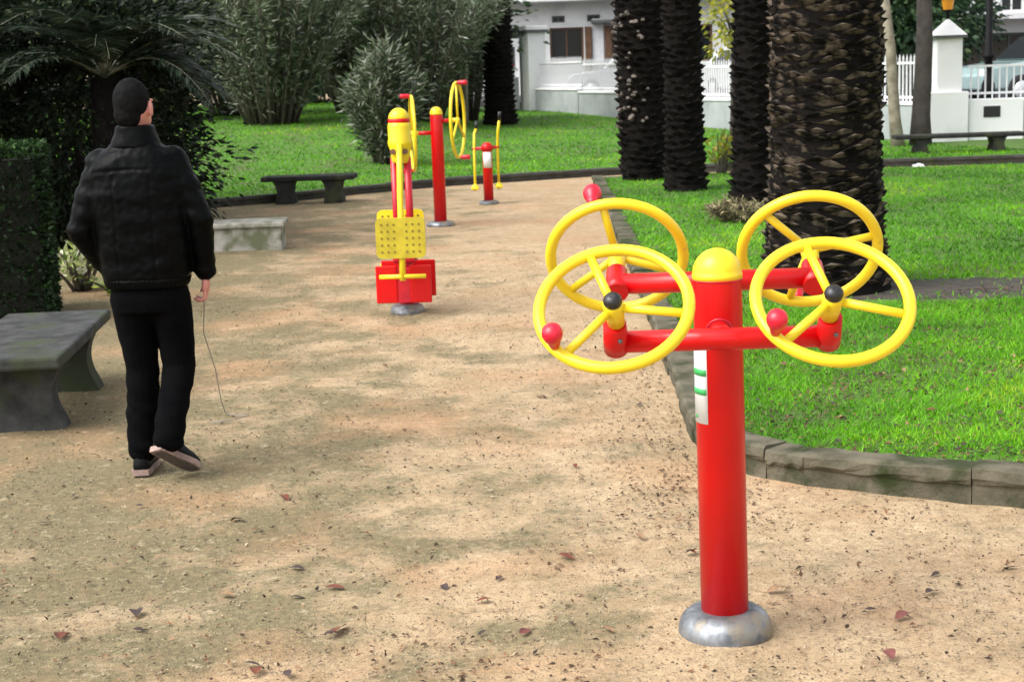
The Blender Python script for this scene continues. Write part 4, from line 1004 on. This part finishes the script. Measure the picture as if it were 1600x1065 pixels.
# body: one continuous surface with face, ears, fingers
b = MB()
cap(b, [J['hipL'], J['kneeL'], J['ankL']], [.075, .05, .036]); cap(b, [J['hipR'], J['kneeR'], J['ankR']], [.075, .05, .036])
cap(b, [J['ankL'], (-.092, .05, .058), (-.097, .11, .05)], [.034, .028, .02]); cap(b, [J['ankR'], (.055, -.115, .150)], [.034, .030])
rings(b, [(0, 0, .78, .13, .095), (0, 0, .95, .14, .10), (-.005, 0, 1.15, .14, .10), (-.012, 0, 1.32, .165, .10), (-.014, 0, 1.41, .13, .08), (-.014, .005, 1.47, .06, .06), (-.014, .012, 1.56, .052, .055)])
cap(b, [J['shL'], J['elL'], J['wrL']], [.048, .038, .028]); cap(b, [J['shR'], J['elR'], J['wrR']], [.048, .038, .028])
hc = Vector((HX, .012, HZ))
b.ellipsoid(hc, (.073, .092, .108), 24, 18)
def hp(x, y, z): return hc + headrot @ Vector((x, y, z))
b.ellipsoid(hp(0, .035, -.055), (.055, .060, .060), 16, 12)                       # jaw
b.ellipsoid(hp(0, .095, -.012), (.012, .018, .026), 10, 8); b.ellipsoid(hp(0, .105, -.024), (.014, .012, .010), 10, 8)      # nose
b.ellipsoid(hp(0, .086, -.055), (.022, .010, .008), 10, 8); b.ellipsoid(hp(0, .080, .022), (.050, .016, .010), 12, 8)        # mouth, brow
for s in (-1, 1): b.ellipsoid(hp(s * .083, -.002, -.012), (.010, .022, .036), 10, 8)                                     # ears
# right hand closed round the cord, left hand in the pocket
def hand(mb, wr, down, fwd, side, curl):
    wr, down, fwd, side = Vector(wr), Vector(down).normalized(), Vector(fwd).normalized(), Vector(side).normalized()
    rows = []
    mb.ellipsoid(wr + down * .045, (.020, .036, .046), 14, 10, Matrix((side, fwd, down)).transposed())
    for k, (off, ln) in enumerate(((.028, .062), (.010, .070), (-.009, .066), (-.027, .052))):
        p0 = wr + down * .078 + fwd * off; p1 = p0 + down * ln * .45; p2 = p1 + (down * .4 + side * curl) * ln * .38; p3 = p2 + (side * curl - down * .45) * ln * .34
        cap(mb, [p0, p1, p2, p3], [.0088, .0082, .0076, .0068], 8)
    p0 = wr + down * .028 + fwd * .030; p1 = p0 + down * .030 + fwd * .016 + side * .012; p2 = p1 + down * .026 + side * .016
    cap(mb, [p0, p1, p2], [.0115, .0105, .0085], 8)
hand(b, (.243, .038, .885), (-.10, .12, -1), (0, 1, .1), (-1, .1, 0), 1.0)
hand(b, (-.185, .06, .925), (.35, .35, -1), (0, 1, .3), (1, 0, 0), .5)
body = remesh(b, .0048, 4); body.materials.append(M['skin']); body.name = 'body'; link('body', body, t)
# hair / close dark cap of hair
h = MB(); h.ellipsoid(hp(0, -.016, .020), (.079, .090, .102), 24, 18); h.ellipsoid(hp(0, -.050, -.035), (.062, .050, .060), 16, 12)
hm = remesh(h, .007, 5, lambda c: .002 * mnoise.noise(c * 60)); hm.materials.append(M['hair']); link('hair', hm, t)
# jacket
j = MB()
rings(j, [(-.004, 0, .862, .168, .128), (-.004, 0, .90, .188, .140), (-.006, 0, 1.0, .196, .142), (-.010, 0, 1.12, .200, .145), (-.015, 0, 1.26, .208, .145), (-.017, 0, 1.36, .205, .132), (-.017, .0, 1.42, .172, .112), (-.016, .005, 1.462, .115, .09), (-.016, .008, 1.50, .08, .08)], p=2.7)
cap(j, [J['shL'], Vector(J['shL']).lerp(Vector(J['elL']), .5), J['elL'], J['wrL']], [.064, .066, .059, .05]); cap(j, [J['shR'], Vector(J['shR']).lerp(Vector(J['elR']), .5), J['elR'], Vector(J['wrR']) + Vector((0, 0, .008))], [.064, .065, .058, .046])
def jd(c):
    f = .0065 * mnoise.noise(Vector((c.x * 7, c.y * 7, c.z * 17))) + .003 * mnoise.noise(c * 40)
    if abs(c.x) > .19: f += .005 * math.sin(c.z * 80 + c.x * 20) * (.4 + .6 * mnoise.noise(c * 9)) * .8
    if abs(c.z - 1.345 - .02 * math.cos(c.x * 6)) < .007 and c.y < 0 and abs(c.x) < .19: f -= .004
    for sx_ in (-.095, .065):
        if abs(c.x - sx_) < .006 and c.y < 0 and c.z < 1.34: f -= .0035
    return f
jm = remesh(j, .0085, 6, jd); jm.materials.append(M['leather']); jk = link('jacket', jm, t)
c_ = MB(); rings(c_, [(-.014, .006, 1.452, .112, .098), (-.014, .006, 1.475, .104, .094), (-.013, .008, 1.515, .088, .086), (-.013, .010, 1.545, .083, .083), (-.013, .010, 1.549, .072, .072)])
cm = remesh(c_, .008, 3, lambda c: .003 * mnoise.noise(c * 22)); cm.materials.append(M['leather']); link('collar', cm, jk)
hb = MB(); rings(hb, [(-.004, 0, .848, .160, .122), (-.004, 0, .852, .176, .133), (-.004, 0, .892, .187, .140), (-.004, 0, .896, .170, .128)], p=2.7)
hbm = remesh(hb, .008, 3, lambda c: .003 * math.sin(math.atan2(c.y, c.x) * 60)); hbm.materials.append(M['leather']); link('hem_band', hbm, jk)
# trousers
tr = MB()
rings(tr, [(0, 0, .74, .155, .11), (0, 0, .80, .170, .122), (0, 0, .93, .165, .118)])
def vl(a, b, q): return Vector(a).lerp(Vector(b), q)
cap(tr, [(-.080, 0, .80), vl(J['hipL'], J['kneeL'], .5), J['kneeL'], vl(J['kneeL'], J['ankL'], .5), vl(J['kneeL'], J['ankL'], .93)], [.098, .086, .075, .073, .070])
cap(tr, [(.080, 0, .80), vl(J['hipR'], J['kneeR'], .5), J['kneeR'], vl(J['kneeR'], J['ankR'], .5), vl(J['kneeR'], J['ankR'], .98)], [.098, .084, .073, .070, .068])
def td(c):
    k = max(0, 1 - c.z / .75)
    return .006 * mnoise.noise(Vector((c.x * 10, c.y * 10, c.z * 9))) + .008 * k * math.sin(c.z * 70 + c.x * 30 + 3 * mnoise.noise(c * 6)) * (.3 + abs(mnoise.noise(c * 8)))
tm = remesh(tr, .0085, 5, td); tm.materials.append(M['trouser']); link('trousers', tm, t)
# shoes
def shoe(heel, toe, upv, label=None):
    heel, toe = Vector(heel), Vector(toe); f = (toe - heel).normalized(); L_ = (toe - heel).length
    up_ = (Vector(upv) - f * f.dot(Vector(upv))).normalized(); s = f.cross(up_)
    B = Matrix((s, f, up_)).transposed().to_4x4(); B.translation = heel
    prof = [(0, .030, .060), (.06, .036, .085), (.20, .038, .095), (.40, .038, .078), (.60, .046, .058), (.78, .048, .046), (.92, .040, .036), (1.0, .022, .026)]
    mb = MB(); so = MB(); vs = []; 
    for q, w_, h_ in prof:
        for k in range(9):
            a = PI * k / 8; vs.append((w_ * math.cos(a), q * L_, .022 + h_ * math.sin(a) ** .8))
    n_ = 9; fs = []
    for i in range(len(prof) - 1):
        for k in range(n_): fs.append((i * n_ + k, i * n_ + (k + 1) % n_, (i + 1) * n_ + (k + 1) % n_, (i + 1) * n_ + k))
    fs += [tuple(range(n_)), tuple(reversed(range((len(prof) - 1) * n_, len(prof) * n_)))]
    mb.add(vs, fs, True); o = mb.build('shoe', 'shoe', t); o.matrix_local = B
    out = [(w_ + .005, q * L_ + (.0 if q else -.006)) for q, w_, h_ in prof]; poly = out + [(-x, y) for x, y in reversed(out)]
    vs = [(x, y, 0) for x, y in poly] + [(x, y, .026) for x, y in poly]; m_ = len(poly)
    so.add(vs, [tuple(range(m_)), tuple(reversed(range(m_, 2 * m_)))] + [(i, i + m_, (i + 1) % m_ + m_, (i + 1) % m_) for i in range(m_)]).build('sole', 'sole', o)
    vs = [(x * .74, L_ * .5 + (y - L_ * .5) * .90, -.004) for x, y in poly] + [(x * .74, L_ * .5 + (y - L_ * .5) * .90, .004) for x, y in poly]
    MB().add(vs, [tuple(range(m_)), tuple(reversed(range(m_, 2 * m_)))] + [(i, i + m_, (i + 1) % m_ + m_, (i + 1) % m_) for i in range(m_)]).build('tread', 'sole_dark', o)
shoe((-.094, -.035, .004), (-.106, .225, .004), (0, 0, 1))
shoe((.012, -.165, .145), (.150, -.015, .012), (.2, .75, .8))

# thin cord from the hand to the sand
o = MB().tube([(.228, .045, .83), (.20, .16, .72), (.157, .32, .579), (.121, .72, .33), (.08, 1.02, .11), (.062, 1.2, .007), (.10, 1.14, .006), (.2, 1.1, .006), (.12, 1.0, .006), (.03, .97, .006)], .0024, 8).build('hand_cord', 'cord', None, (-1.58, 6.68, 0))
tag(o, 'thin grey cord hanging from the hand of the walking person down to the sand', 'cord')

# ------------------------------------------------------------------ fallen leaves
def leaf_mesh(seed, L, W):
    rr = random.Random(seed); K = 7; vs = []; fs = []; cu = rr.uniform(.05, .55); tw = rr.uniform(-.5, .5)
    for k in range(K):
        s = k / (K - 1); w_ = W * math.sin(PI * min(1, .06 + .92 * s)) ** .8 * .5 + .0006
        z = L * .22 * cu * math.sin(PI * s); 
        vs += [(L * (s - .5), -w_, z + w_ * (.28 + tw * s)), (L * (s - .5), 0, z), (L * (s - .5), w_, z + w_ * (.28 - tw * s) * rr.uniform(.6, 1.2))]
    for k in range(K - 1):
        o = k * 3; fs += [(o, o + 1, o + 4, o + 3), (o + 1, o + 2, o + 5, o + 4)]
    mb = MB().add(vs, fs, True); mb.tube([(-L * .5, 0, 0), (-L * .72, W * .1, .003)], .0012, 5)
    return mb.mesh('fallen_leaf')
leafmeshes = [leaf_mesh(k, .07, random.uniform(.030, .048)) for k in range(6)]
leafvar = []
for i, lm in enumerate(leafmeshes):
    for c in range(4):
        m2 = lm.copy(); m2.materials.append(LEAFC[c]); leafvar.append((c, m2))
CN = ['russet', 'dark brown', 'tan', 'pinkish red']
def put_leaf(x, y, z, size, c=None, where='on the sandy path'):
    if c is None: c = random.choices(range(4), (3, 6, 3, 1))[0]
    me = random.choice([m2 for cc, m2 in leafvar if cc == c])
    o = link('fallen_leaf', me, None, (x, y, z)); s = size / .07
    o.scale = (s, s, s); o.rotation_euler = (random.uniform(-.25, .25), random.uniform(-.25, .25), random.uniform(0, 6.28))
    tag(o, 'curled %s fallen leaf lying %s' % (CN[c], where), 'leaf', '%s leaves %s' % (CN[c], where))
for x, y, s, c in [(-1.474, 4.67, .085, 0), (-.581, 4.64, .09, 0), (-.60, 4.60, .05, 1), (-.794, 5.26, .055, 1), (-.633, 5.04, .065, 0), (.168, 5.29, .06, 0), (-.121, 4.86, .05, 0), (-.073, 5.08, .05, 1), (1.341, 4.79, .05, 1), (1.194, 4.58, .06, 3), (1.078, 4.275, .06, 3),
                   (-.795, 4.32, .06, 0), (-.695, 4.29, .055, 1), (-1.271, 4.855, .08, 1), (-.969, 6.19, .06, 0), (-1.118, 5.89, .055, 1), (.008, 4.56, .06, 3), (.268, 4.56, .05, 2), (.85, 4.86, .07, 2), (-1.0, 5.0, .06, 2), (-.75, 4.95, .05, 1), (.45, 5.5, .06, 2), (.62, 5.3, .05, 1)]:
    put_leaf(x, y, .008, s, c)
k = 0
while k < 75:
    y = 3.6 + 8.5 * random.random() ** 1.4; x = random.uniform(-.34 * y, .34 * y)
    if x > .78 and y > interp(RK[6:], max(.82, x), 0) - .08: continue
    if x > .7 and y > 6.6: continue
    if abs(x - .63) < .17 and abs(y - 4.53) < .17: continue
    if abs(x + 1.58) < .3 and abs(y - 6.68) < .35: continue
    if x < -2.15: continue
    put_leaf(x, y, .007, random.uniform(.022, .05)); k += 1
k = 0
while k < 70:
    y = random.uniform(5.9, 8.6); x = random.uniform(1.05, .36 * y)
    if y < rk_yfront(x) + .05 or x < rk_x(max(y, 6.9)) + .05 or (x < 1.3 and y < 6.7): continue
    put_leaf(x, y, lawn_h(x, y) + .018, random.uniform(.022, .045), random.choices(range(4), (2, 8, 2, 1))[0], 'on the lawn turf'); k += 1
